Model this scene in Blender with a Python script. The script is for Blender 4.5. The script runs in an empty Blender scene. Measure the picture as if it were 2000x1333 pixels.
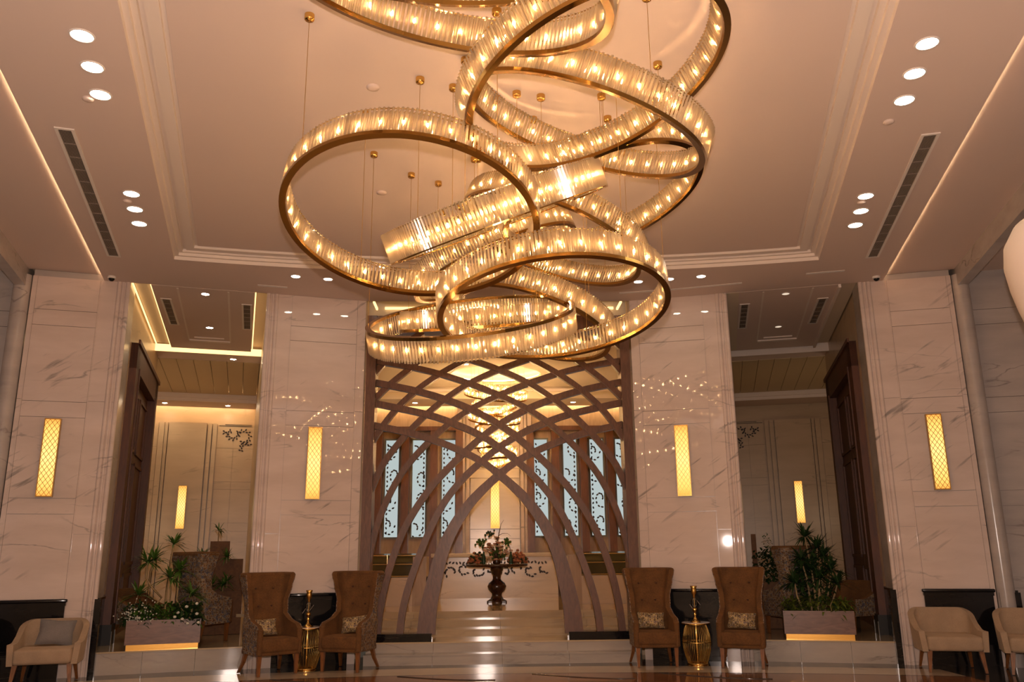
import bpy, bmesh, math, random
from math import sin, cos, pi, radians, sqrt, atan2
from mathutils import Vector, Matrix, Quaternion
random.seed(7)
S = bpy.context.scene
COL = S.collection

# ------------------------------------------------------------------ camera, world, lights, exposure
def cam_setup():
    pi_, ya, ro = radians(14.131), radians(1.878), radians(-.593)
    F = Vector((sin(ya) * cos(pi_), cos(ya) * cos(pi_), sin(pi_)))
    R0 = Vector((cos(ya), -sin(ya), 0)); U0 = R0.cross(F)
    R = R0 * cos(ro) + U0 * sin(ro); U = -R0 * sin(ro) + U0 * cos(ro)
    c = bpy.data.cameras.new('camera'); o = bpy.data.objects.new('camera', c); COL.objects.link(o)
    m = Matrix((R, U, -F)).transposed().to_4x4(); m.translation = Vector((-.218, 0, 1.6))
    o.matrix_world = m
    c.sensor_width = 36; c.lens = 36 * 1637.234 / 2000; c.clip_start = .05; c.clip_end = 200
    S.camera = o
cam_setup()
W = bpy.data.worlds.new('world'); S.world = W; W.use_nodes = True
W.node_tree.nodes['Background'].inputs[0].default_value = (1, .78, .58, 1)
W.node_tree.nodes['Background'].inputs[1].default_value = .05
def light(name, kind, loc, power, col, size=.1, rot=(0, 0, 0), **k):
    l = bpy.data.lights.new(name, kind); l.energy = power; l.color = col
    if kind == 'AREA':
        l.size = size
        if 'size_y' in k: l.shape = 'RECTANGLE'; l.size_y = k['size_y']
    else: l.shadow_soft_size = size
    o = bpy.data.objects.new(name, l); COL.objects.link(o); o.location = loc; o.rotation_euler = rot
    return o
# the photographer's hot-shoe flash
light('camera_flash', 'POINT', (-.218, -.02, 1.86), 1150, (1, .80, .70), .03)
# added unseen fill lights round the corner of the side walls, brightening both lounges
light('lounge_fill', 'POINT', (-8.0, 18.5, 2.4), 36, (1, .70, .42), .25)
light('lounge_fill', 'POINT', (8.0, 18.5, 2.4), 20, (1, .72, .46), .25)
P_BULB, P_COVE, P_DOWN, P_SCONCE, P_PANE = 245, 2.6, 40, 1.6, .60
S.view_settings.view_transform = 'Standard'
S.view_settings.look = 'None'
S.view_settings.exposure = 0
S.view_settings.gamma = 1
S.view_settings.use_curve_mapping = False
S.cycles.use_denoising = True
S.cycles.max_bounces = 8; S.cycles.transparent_max_bounces = 24
S.cycles.diffuse_bounces = 4; S.cycles.glossy_bounces = 4; S.cycles.transmission_bounces = 6
S.cycles.sample_clamp_indirect = 6
S.cycles.caustics_reflective = False; S.cycles.caustics_refractive = False

# ------------------------------------------------------------------ mesh builder
class MB:
    def __init__(s): s.v = []; s.f = []; s.sm = []
    def add(s, vs, fs, smooth=False):
        n = len(s.v); s.v += [tuple(p) for p in vs]; s.f += [tuple(i + n for i in f) for f in fs]; s.sm += [smooth] * len(fs); return s
    def hexa(s, c8): # bottom 4 ccw, top 4 ccw
        return s.add(c8, [(3, 2, 1, 0), (4, 5, 6, 7), (0, 1, 5, 4), (1, 2, 6, 5), (2, 3, 7, 6), (3, 0, 4, 7)])
    def box(s, x0, x1, y0, y1, z0, z1):
        if x0 > x1: x0, x1 = x1, x0
        return s.hexa([(x0, y0, z0), (x1, y0, z0), (x1, y1, z0), (x0, y1, z0), (x0, y0, z1), (x1, y0, z1), (x1, y1, z1), (x0, y1, z1)])
    def rbox(s, x0, x1, y0, y1, z0, z1, r=.02, seg=2):
        if x0 > x1: x0, x1 = x1, x0
        b = bmesh.new(); bmesh.ops.create_cube(b, size=1)
        for v in b.verts: v.co = Vector(((x0 + x1) / 2 + v.co.x * (x1 - x0), (y0 + y1) / 2 + v.co.y * (y1 - y0), (z0 + z1) / 2 + v.co.z * (z1 - z0)))
        bmesh.ops.bevel(b, geom=b.edges[:], offset=r, segments=seg, profile=.5, affect='EDGES')
        b.verts.index_update(); s.add([v.co[:] for v in b.verts], [[v.index for v in f.verts] for f in b.faces], True); b.free(); return s
    def loft(s, rings, cap=True, smooth=True, closed=False):
        n = len(rings[0]); vs = [p for r in rings for p in r]; fs = []
        m = len(rings)
        for i in range(m if closed else m - 1):
            j = (i + 1) % m
            for k in range(n): fs.append((i * n + k, i * n + (k + 1) % n, j * n + (k + 1) % n, j * n + k))
        s.add(vs, fs, smooth)
        if cap and not closed:
            s.add(rings[0], [tuple(range(n))[::-1]]); s.add(rings[-1], [tuple(range(n))])
        return s
    def lathe(s, prof, n=24, c=(0, 0, 0), smooth=True, cap=True):
        return s.loft([[(c[0] + r * cos(2 * pi * k / n), c[1] + r * sin(2 * pi * k / n), c[2] + z) for k in range(n)] for r, z in prof], cap, smooth)
    def tube(s, path, r, n=6, smooth=True, cap=True):
        P = [Vector(p) for p in path]; rings = []
        rr = r if isinstance(r, (list, tuple)) else [r] * len(P)
        for i, p in enumerate(P):
            t = (P[min(i + 1, len(P) - 1)] - P[max(i - 1, 0)]).normalized()
            a = t.cross(Vector((0, 0, 1)))
            if a.length < .05: a = t.cross(Vector((1, 0, 0)))
            a.normalize(); b = t.cross(a)
            rings.append([p + (a * cos(2 * pi * k / n) + b * sin(2 * pi * k / n)) * rr[i] for k in range(n)])
        return s.loft(rings, cap, smooth)
    def grid(s, rows, smooth=True):
        n = len(rows[0]); m = len(rows)
        return s.add([p for r in rows for p in r], [(i * n + j, i * n + j + 1, (i + 1) * n + j + 1, (i + 1) * n + j) for i in range(m - 1) for j in range(n - 1)], smooth)
    def shell(s, A, B): # two grids of equal size, joined round the rim
        n = len(A[0]); m = len(A)
        s.grid(A); s.grid([r[::-1] for r in B])
        s.grid([A[0], B[0]]); s.grid([B[-1], A[-1]])
        s.grid([[r[0] for r in B], [r[0] for r in A]]); s.grid([[r[-1] for r in A], [r[-1] for r in B]])
        return s
    def ball(s, c, r, n=8, m=6, sz=1):
        return s.lathe([(max(1e-4, r * sin(pi * i / m)), -r * sz * cos(pi * i / m)) for i in range(m + 1)], n, c, cap=False)
    def mesh(s, name, mat):
        me = bpy.data.meshes.new(name); me.from_pydata(s.v, [], s.f)
        me.polygons.foreach_set('use_smooth', s.sm)
        b = bmesh.new(); b.from_mesh(me); bmesh.ops.recalc_face_normals(b, faces=b.faces); b.to_mesh(me); b.free()
        me.materials.append(mat); me.update(); return me
    def obj(s, name, mat, parent=None, **k): return link(name, s.mesh(name, mat), parent, **k)
def link(name, data, parent=None, loc=None, rz=0, kind=None, label=None):
    o = bpy.data.objects.new(name, data); COL.objects.link(o)
    if parent is not None: o.parent = parent
    if loc is not None: o.location = loc
    if rz: o.rotation_euler.z = rz
    if kind: o['kind'] = kind
    if label: o['label'] = label
    return o
def tag(o, label, cat, group=None, kind=None):
    o['label'] = label; o['category'] = cat
    if group: o['group'] = group
    if kind: o['kind'] = kind
    return o
def empty(name, label, cat, loc=(0, 0, 0), rz=0, group=None, kind=None):
    o = bpy.data.objects.new(name, None); COL.objects.link(o); o.empty_display_size = .1
    o.location = loc; o.rotation_euler.z = rz
    return tag(o, label, cat, group, kind)
def dup(root, loc, rz, label):
    def cp(o, par):
        c = o.copy(); COL.objects.link(c)
        if par: c.parent = par
        for ch in o.children: cp(ch, c)
        return c
    r = cp(root, None); r.location = loc; r.rotation_euler.z = rz; r['label'] = label
    return r

# ------------------------------------------------------------------ materials
def nt(name):
    m = bpy.data.materials.new(name); m.use_nodes = True; t = m.node_tree
    return m, t, t.nodes['Principled BSDF']
def plain(name, col, rough=.5, metal=0, spec=.5, sheen=0, coat=0):
    m, t, b = nt(name)
    b.inputs['Base Color'].default_value = (*col, 1); b.inputs['Roughness'].default_value = rough; b.inputs['Metallic'].default_value = metal
    b.inputs['Specular IOR Level'].default_value = spec
    if sheen: b.inputs['Sheen Weight'].default_value = sheen
    if coat: b.inputs['Coat Weight'].default_value = coat; b.inputs['Coat Roughness'].default_value = .06
    return m
def emit(name, col, st):
    m = bpy.data.materials.new(name); m.use_nodes = True; t = m.node_tree; t.nodes.clear()
    e = t.nodes.new('ShaderNodeEmission'); o = t.nodes.new('ShaderNodeOutputMaterial')
    e.inputs[0].default_value = (*col, 1); e.inputs[1].default_value = st; t.links.new(e.outputs[0], o.inputs[0]); return m
def N(t, typ, **k):
    n = t.nodes.new(typ)
    for a, v in k.items():
        if isinstance(a, str) and a.startswith('i'): n.inputs[int(a[1:])].default_value = v
        else: setattr(n, a, v)
    return n
def ramp(t, stops):
    n = t.nodes.new('ShaderNodeValToRGB'); e = n.color_ramp.elements
    e[0].position, e[0].color = stops[0][0], (*stops[0][1], 1); e[1].position, e[1].color = stops[-1][0], (*stops[-1][1], 1)
    for p, c in stops[1:-1]: x = e.new(p); x.color = (*c, 1)
    return n
def marble(name, base, dark, vein, rough=.14, scale=1, vscale=.55, vamt=.8, world=True, ang=.5, streak=False):
    m, t, b = nt(name); L = t.links.new
    if world: src = N(t, 'ShaderNodeNewGeometry').outputs['Position']
    else: src = N(t, 'ShaderNodeTexCoord').outputs['Object']
    mp = N(t, 'ShaderNodeMapping'); mp.inputs['Rotation'].default_value = (0, ang, 0); mp.inputs['Scale'].default_value = (scale * .45, scale, scale * 2.2); L(src, mp.inputs[0])
    n1 = N(t, 'ShaderNodeTexNoise'); n1.inputs['Scale'].default_value = 1.6; n1.inputs['Detail'].default_value = 6; n1.inputs['Roughness'].default_value = .6; L(mp.outputs[0], n1.inputs[0])
    r1 = ramp(t, [(.3, dark), (.72, base)]); L(n1.outputs[0], r1.inputs[0])
    n2 = N(t, 'ShaderNodeTexNoise'); n2.inputs['Scale'].default_value = vscale * 2; n2.inputs['Detail'].default_value = 5; n2.inputs['Distortion'].default_value = .6; L(mp.outputs[0], n2.inputs[0])
    r2 = ramp(t, [(.485, (0, 0, 0)), (.5, (1, 1, 1)), (.515, (0, 0, 0))]); L(n2.outputs[0], r2.inputs[0])
    n3 = N(t, 'ShaderNodeTexNoise'); n3.inputs['Scale'].default_value = 1.3; L(src, n3.inputs[0])
    r3 = ramp(t, [(.5, (0, 0, 0)), (.68, (vamt,) * 3)]); L(n3.outputs[0], r3.inputs[0])
    mu = N(t, 'ShaderNodeMath', operation='MULTIPLY'); L(r2.outputs[0], mu.inputs[0]); L(r3.outputs[0], mu.inputs[1])
    mx = N(t, 'ShaderNodeMixRGB'); L(mu.outputs[0], mx.inputs[0]); L(r1.outputs[0], mx.inputs[1]); mx.inputs[2].default_value = (*vein, 1)
    if streak:   # short slanting grey streaks in patches
        mp2 = N(t, 'ShaderNodeMapping', vector_type='TEXTURE'); mp2.inputs['Rotation'].default_value = (0, -.62, 0); mp2.inputs['Scale'].default_value = (.9, .9, .11); L(src, mp2.inputs[0])
        n4 = N(t, 'ShaderNodeTexNoise'); n4.inputs['Scale'].default_value = 1.5; n4.inputs['Detail'].default_value = 4; L(mp2.outputs[0], n4.inputs[0])
        r4 = ramp(t, [(.60, (0, 0, 0)), (.70, (.8, .8, .8))]); L(n4.outputs[0], r4.inputs[0])
        n5 = N(t, 'ShaderNodeTexNoise'); n5.inputs['Scale'].default_value = .8; L(src, n5.inputs[0]); r5 = ramp(t, [(.48, (0, 0, 0)), (.62, (1, 1, 1))]); L(n5.outputs[0], r5.inputs[0])
        m5 = N(t, 'ShaderNodeMath', operation='MULTIPLY'); L(r4.outputs[0], m5.inputs[0]); L(r5.outputs[0], m5.inputs[1])
        m6 = N(t, 'ShaderNodeMixRGB'); L(m5.outputs[0], m6.inputs[0]); L(mx.outputs[0], m6.inputs[1]); m6.inputs[2].default_value = (*vein, 1); mx = m6
    L(mx.outputs[0], b.inputs['Base Color']); b.inputs['Roughness'].default_value = rough
    if base[0] < .05: b.inputs['Specular IOR Level'].default_value = .3
    return m
def wood(name, c1, c2, rough=.35, sc=(3, 3, .5), coat=.3, world=False):
    m, t, b = nt(name); L = t.links.new
    tc = N(t, 'ShaderNodeTexCoord'); mp = N(t, 'ShaderNodeMapping'); mp.inputs['Scale'].default_value = sc; L(tc.outputs['Object'], mp.inputs[0])
    n = N(t, 'ShaderNodeTexNoise'); n.inputs['Scale'].default_value = 4; n.inputs['Detail'].default_value = 6; n.inputs['Distortion'].default_value = 1.2; L(mp.outputs[0], n.inputs[0])
    r = ramp(t, [(.3, c1), (.7, c2)]); L(n.outputs[0], r.inputs[0]); L(r.outputs[0], b.inputs['Base Color'])
    b.inputs['Roughness'].default_value = rough; b.inputs['Coat Weight'].default_value = coat; b.inputs['Coat Roughness'].default_value = .15
    return m
def fabric(name, c, var=.25, sc=60, rough=.9, sheen=.5):
    m, t, b = nt(name); L = t.links.new
    tc = N(t, 'ShaderNodeTexCoord'); n = N(t, 'ShaderNodeTexNoise'); n.inputs['Scale'].default_value = sc; n.inputs['Detail'].default_value = 4; L(tc.outputs['Object'], n.inputs[0])
    n2 = N(t, 'ShaderNodeTexNoise'); n2.inputs['Scale'].default_value = 7; L(tc.outputs['Object'], n2.inputs[0])
    ad = N(t, 'ShaderNodeMath', operation='ADD'); L(n.outputs[0], ad.inputs[0]); L(n2.outputs[0], ad.inputs[1])
    r = ramp(t, [(.35, tuple(x * (1 - var) for x in c)), (.68, tuple(min(1, x * (1 + var)) for x in c))])
    mu = N(t, 'ShaderNodeMath', operation='MULTIPLY'); mu.inputs[1].default_value = .5; L(ad.outputs[0], mu.inputs[0]); L(mu.outputs[0], r.inputs[0])
    L(r.outputs[0], b.inputs['Base Color']); b.inputs['Roughness'].default_value = rough
    b.inputs['Sheen Weight'].default_value = sheen; b.inputs['Sheen Roughness'].default_value = .4; b.inputs['Sheen Tint'].default_value = (*[min(1, x * 2.5) for x in c], 1)
    bp = N(t, 'ShaderNodeBump'); bp.inputs['Strength'].default_value = .15; L(n.outputs[0], bp.inputs['Height']); L(bp.outputs[0], b.inputs['Normal'])
    return m
def motif(name, cols, sc=26):
    m, t, b = nt(name); L = t.links.new
    tc = N(t, 'ShaderNodeTexCoord'); v = N(t, 'ShaderNodeTexVoronoi'); v.inputs['Scale'].default_value = sc; v.inputs['Randomness'].default_value = .55; L(tc.outputs['Object'], v.inputs[0])
    r = ramp(t, [(0, cols[0]), (.18, cols[0]), (.24, cols[1]), (.42, cols[1]), (.5, cols[2]), (.75, cols[3])]); r.color_ramp.interpolation = 'LINEAR'
    L(v.outputs['Distance'], r.inputs[0])
    bw = N(t, 'ShaderNodeRGBToBW'); L(v.outputs['Color'], bw.inputs[0]); r2 = ramp(t, [(.25, (.35, .35, .42)), (.75, (1, .95, .85))]); L(bw.outputs[0], r2.inputs[0])
    hs = N(t, 'ShaderNodeMixRGB'); hs.blend_type = 'MULTIPLY'; hs.inputs[0].default_value = .8; L(r.outputs[0], hs.inputs[1]); L(r2.outputs[0], hs.inputs[2])
    L(hs.outputs[0], b.inputs['Base Color']); b.inputs['Roughness'].default_value = .9
    return m
M = {}
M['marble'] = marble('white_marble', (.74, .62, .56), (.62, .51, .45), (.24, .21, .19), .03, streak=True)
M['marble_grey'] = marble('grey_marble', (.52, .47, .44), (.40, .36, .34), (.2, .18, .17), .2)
M['marble_beige'] = marble('beige_marble', (.66, .50, .33), (.54, .40, .25), (.34, .25, .16), .3, .8)
M['marble_desk'] = marble('desk_marble', (.74, .64, .54), (.62, .53, .44), (.5, .4, .32), .2)
M['marble_step'] = marble('step_marble', (.50, .44, .38), (.37, .325, .285), (.16, .145, .135), .06, 1, .8, .9)
M['black'] = marble('black_marble', (.010, .009, .010), (.004, .004, .005), (.09, .075, .06), .09, 1.5, 1.2, .6)
M['cream_floor'] = marble('cream_floor_marble', (.66, .53, .38), (.52, .40, .28), (.36, .26, .17), .08, .6)
M['brown_floor'] = marble('brown_floor_marble', (.34, .16, .08), (.20, .09, .045), (.08, .04, .02), .08, .8)
M['dark_floor'] = marble('dark_floor_marble', (.06, .05, .045), (.025, .022, .02), (.15, .12, .1), .09, 1)
M['tread'] = marble('tread_marble', (.56, .43, .27), (.44, .33, .2), (.3, .21, .13), .07, .8)
M['ceil'] = plain('ceiling_paint', (.73, .60, .53), .85, spec=.2)
M['ceil2'] = plain('reception_ceiling_paint', (.74, .64, .50), .8, spec=.2)
M['mould'] = plain('white_moulding', (.84, .74, .66), .6)
M['plank'] = plain('ceiling_plank', (.60, .47, .28), .55)
M['lattice'] = wood('lattice_wood', (.09, .034, .014), (.16, .065, .03), .4, (6, 6, 1.2), .1)
M['rib'] = wood('rib_wood', (.085, .029, .010), (.155, .058, .022), .42, (5, 5, 1.5), .12)
M['door'] = wood('door_wood', (.06, .016, .005), (.11, .031, .009), .5, (3, 3, .5), 0)
M['fin'] = wood('fin_wood', (.09, .032, .014), (.16, .062, .028), .4)
M['panelwood'] = wood('light_wall_wood', (.36, .24, .14), (.46, .32, .20), .45)
M['leg'] = wood('leg_wood', (.16, .055, .015), (.26, .10, .03), .3, (8, 8, 2))
M['box_wood'] = wood('box_wood', (.10, .04, .012), (.17, .07, .02), .7, (3, 3, 3), 0)
M['planter'] = wood('planter_wood', (.11, .046, .03), (.20, .095, .062), .35, (1, 4, 5))
M['gold'] = plain('polished_gold', (.83, .52, .15), .16, 1)
M['gold_dk'] = plain('antique_gold', (.55, .33, .09), .3, 1)
M['gold_ring'] = plain('ring_gold', (.34, .19, .05), .2, 1)
M['brass_pale'] = plain('pale_brass', (.86, .68, .35), .18, 1)
M['chrome'] = plain('chrome', (.85, .85, .85), .12, 1)
M['velvet'] = fabric('brown_velvet', (.135, .057, .014), .3, 60, .9, .25)
M['velvet_dk'] = plain('dark_button', (.08, .03, .01), .8)
M['cream'] = fabric('cream_fabric', (.40, .285, .185), .12, 90, .9, .2)
M['greycloth'] = fabric('grey_cushion_cloth', (.20, .18, .17), .15, 90, .9, .2)
M['motif'] = motif('patterned_fabric', [(.36, .26, .12), (.16, .08, .05), (.40, .30, .17), (.12, .12, .16)])
M['motif_y'] = motif('yellow_patterned_fabric', [(.70, .46, .10), (.16, .09, .07), (.72, .54, .22), (.28, .20, .18)], 34)
M['dark'] = plain('dark_void', (.01, .009, .008), .6)
M['grille'] = plain('vent_grille', (.30, .25, .21), .5)
M['white'] = plain('white_plastic', (.82, .76, .70), .35)
M['dome'] = plain('black_dome', (.01, .01, .01), .08)
M['leaf'] = plain('green_leaf', (.06, .14, .014), .45)
M['leaf2'] = plain('dark_green_leaf', (.02, .05, .01), .5)
M['leaf3'] = plain('yellow_green_leaf', (.10, .13, .015), .5)
M['stem'] = plain('pale_stem', (.36, .25, .12), .7)
M['twig'] = plain('dark_twig', (.06, .025, .012), .7)
M['soil'] = plain('soil', (.03, .02, .012), .95)
M['petal_w'] = plain('white_petal', (.75, .72, .6), .6)
M['petal_o'] = plain('orange_petal', (.45, .17, .08), .6)
M['petal_c'] = plain('cream_petal', (.70, .46, .30), .6)
M['urn'] = wood('urn_wood', (.03, .010, .005), (.075, .028, .012), .25)
M['olive'] = plain('olive_glass_case', (.075, .062, .025), .12)
M['green_glass'] = plain('green_bottle_glass', (.02, .07, .03), .08)
M['leafcut'] = plain('leaf_cutout', (.035, .022, .015), .5)
M['leafgrey'] = plain('grey_leaf_cutout', (.16, .17, .15), .5)
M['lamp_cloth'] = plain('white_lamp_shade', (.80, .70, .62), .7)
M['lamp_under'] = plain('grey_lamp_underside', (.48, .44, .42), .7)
M['led'] = emit('led_warm', (1, .58, .22), P_COVE)
M['led_hid'] = emit('led_hidden', (1, .72, .40), 48)
M['led_wash'] = emit('led_wash', (1, .66, .34), 26)
M['led_dim'] = emit('led_off', (1, .75, .5), .12)
M['down'] = emit('downlight_lens', (1, .86, .66), P_DOWN)
M['down_lounge'] = emit('downlight_lens_lounge', (1, .78, .52), 230)
M['down_dim'] = emit('downlight_lens_dim', (1, .8, .6), .9)
M['bulb'] = emit('bulb', (1, .58, .25), P_BULB)
M['bulb_small'] = emit('small_bulb', (1, .58, .24), 1100)
M['pane'] = emit('frosted_window', (.80, .92, .90), P_PANE)
def sconce_mat():
    m = bpy.data.materials.new('amber_diffuser'); m.use_nodes = True; t = m.node_tree; t.nodes.clear(); L = t.links.new
    tc = N(t, 'ShaderNodeTexCoord'); sp = N(t, 'ShaderNodeSeparateXYZ'); L(tc.outputs['Generated'], sp.inputs[0])
    r = ramp(t, [(0, (.85, .33, .06)), (.12, (1, .52, .12)), (.5, (1, .66, .22)), (.88, (1, .52, .12)), (1, (.85, .33, .06))]); L(sp.outputs[2], r.inputs[0])
    e = N(t, 'ShaderNodeEmission'); e.inputs[1].default_value = P_SCONCE; L(r.outputs[0], e.inputs[0])
    o = N(t, 'ShaderNodeOutputMaterial'); L(e.outputs[0], o.inputs[0]); return m
M['amber'] = sconce_mat()
def crystal_mat():
    m = bpy.data.materials.new('crystal'); m.use_nodes = True; t = m.node_tree; t.nodes.clear(); L = t.links.new
    oi = N(t, 'ShaderNodeNewGeometry')
    rr = ramp(t, [(0, (.42, .34, .24)), (.3, (.92, .84, .7)), (1, (1, .98, .93))]); L(oi.outputs['Random Per Island'], rr.inputs[0])
    tr = N(t, 'ShaderNodeBsdfTransparent'); L(rr.outputs[0], tr.inputs[0])
    rf = N(t, 'ShaderNodeBsdfRefraction'); rf.inputs['IOR'].default_value = 1.25; rf.inputs['Roughness'].default_value = .12; L(rr.outputs[0], rf.inputs[0])
    tl = N(t, 'ShaderNodeBsdfTranslucent'); tl.inputs[0].default_value = (.98, .84, .62, 1)
    df = N(t, 'ShaderNodeBsdfDiffuse'); df.inputs[0].default_value = (.9, .76, .56, 1)
    gl = N(t, 'ShaderNodeBsdfGlossy'); gl.inputs[0].default_value = (1, .96, .9, 1); gl.inputs[1].default_value = .15
    def mix(a, b_, f):
        x = N(t, 'ShaderNodeMixShader'); x.inputs[0].default_value = f; L(a.outputs[0], x.inputs[1]); L(b_.outputs[0], x.inputs[2]); return x
    a = mix(tr, rf, .45); a = mix(a, mix(tl, df, .3), .46); a = mix(a, gl, .10)
    o = N(t, 'ShaderNodeOutputMaterial'); L(a.outputs[0], o.inputs[0]); return m
M['crystal'] = crystal_mat()
def glass_mat():
    m = bpy.data.materials.new('clear_glass'); m.use_nodes = True; t = m.node_tree; t.nodes.clear(); L = t.links.new
    tr = N(t, 'ShaderNodeBsdfTransparent'); tr.inputs[0].default_value = (.92, .93, .9, 1); gl = N(t, 'ShaderNodeBsdfGlossy'); gl.inputs[1].default_value = .05
    f = N(t, 'ShaderNodeFresnel'); f.inputs[0].default_value = 1.5; mx = N(t, 'ShaderNodeMixShader'); L(f.outputs[0], mx.inputs[0]); L(tr.outputs[0], mx.inputs[1]); L(gl.outputs[0], mx.inputs[2])
    o = N(t, 'ShaderNodeOutputMaterial'); L(mx.outputs[0], o.inputs[0]); return m
M['glass'] = glass_mat()

# ------------------------------------------------------------------ wing frames: u along the facade from the centre line, v behind it
PHI = math.atan(.283); CF, SF = cos(PHI), sin(PHI)
def wp(s, u, v, z=0): return Vector((s * (u * CF + v * SF), 14.0 - u * SF + v * CF, z))
def uv(x, y): return x * CF - SF * (y - 14), SF * x + CF * (y - 14)
HC = 5.66
SIDE = {-1: 'left', 1: 'right'}

# ------------------------------------------------------------------ floors and steps
f = MB(); 
def fquad(mb, pts, z, th=.05): # slab from ccw polygon
    n = len(pts); mb.add([(x, y, z) for x, y in pts] + [(x, y, z - th) for x, y in pts], [tuple(range(n)), tuple(range(n, 2 * n))[::-1]] + [(i, i + n, (i + 1) % n + n, (i + 1) % n) for i in range(n)])
    return mb
fl = empty('floor', 'polished marble lobby floor with cream, brown and black bands', 'floor', kind='structure')
def line_y(x, d): return 14.0 - .283 * abs(x) + d    # a line parallel to the facade
def band(d0, d1, x0, x1, n=24, arc=0):
    xs = [x0 + (x1 - x0) * i / n for i in range(n + 1)]
    def yy(x, d): return 13.12 + d - arc * .0252 * x * x if arc else line_y(x, d)
    return [(x, yy(x, d0)) for x in xs] + [(x, yy(x, d1)) for x in reversed(xs)]
fquad(MB(), [(-9, -5), (9, -5), (9, 14.2), (-9, 14.2)], 0).obj('base_slab', M['dark_floor'], fl)
# bands follow a gentle arc concentric with the facade: y = 13.12 - 0.0252 x^2
def arcpoly(d0, d1, xa, xb, z, mat, name):
    fquad(MB(), band(d0, d1, xa, xb, 28, 1), z, .004).obj(name, mat, fl)
arcpoly(-1.02, -.36, -5.9, 5.9, .004, M['cream_floor'], 'cream_band')
arcpoly(-1.06, -1.025, -5.9, 5.9, .005, M['dark_floor'], 'dark_inlay_line')
arcpoly(-2.6, -1.065, -5.9, 5.9, .004, M['brown_floor'], 'brown_band')
arcpoly(-12, -2.61, -4.2, 4.2, .004, M['cream_floor'], 'cream_field')
for k in (-3, -1.4, .4, 2.1):   # thin curved inlays in the brown band
    pts = [(k + 1.3 * t, 13.12 - .0252 * (k + 1.3 * t) ** 2 - 1.12 - .5 * sin(t * 1.7), .007) for t in [i / 10 for i in range(11)]]
    MB().tube(pts, .007, 4).obj('dark_inlay_curve', M['dark_floor'], fl)
# lounge daises
for s in (-1, 1):
    d = empty('floor_dais', 'raised marble dais floor of the %s lounge bay' % SIDE[s], 'floor', (0, 14.0, 0), -s * PHI, kind='structure')
    MB().box(s * 3.5, s * 9, .1, 10.6, .0, .285).obj('core', M['dark_floor'], d)
    MB().box(s * 3.5, s * 9, .06, 10.6, .286, .305).obj('floor_slab', M['tread'], d)
    for i, (a, b) in enumerate(((3.86, 4.52), (4.525, 5.22), (5.225, 5.86))):
        MB().box(s * a, s * b, .075, .1, .0, .284).obj('riser_panel', M['marble_step'], d)
# centre stairs
st = empty('floor_steps', 'wide polished marble stairs up to the reception', 'stairs', kind='structure')
SY = [(13.10, 0, .15), (13.34, .15, .30), (14.1, .30, .41), (14.55, .41, .52), (15.0, .52, .63)]
for i, (y, z0, z1) in enumerate(SY):
    hw = 2.02 if i < 2 else 2.9
    if i < 2:
        MB().box(-hw, hw, y + .02, 14.2, z0, z1 - .02).obj('step_core', M['dark_floor'], st)
    yb = SY[i + 1][0] if i + 1 < len(SY) else 20.2
    xs = [-hw, -hw * .5, 0.02, hw * .5, hw]
    for a, b in zip(xs, xs[1:]):
        MB().box(a + .002, b - .002, y, y + .02, z0, z1 - .02).obj('riser_panel', M['marble_step'] if i < 2 else M['tread'], st)
    if i < 4:
        for a, b in zip(xs, xs[1:]):
            MB().box(a + .001, b - .001, y - .015, yb + .02, z1 - .02, z1).obj('tread_slab', M['tread'] if i else M['marble_step'], st)
rf = empty('floor_reception', 'glossy beige reception floor above the stairs', 'floor', kind='structure')
MB().box(-4.6, 4.6, 14.98, 20.4, .58, .63).obj('floor_slab', M['tread'], rf)

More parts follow.
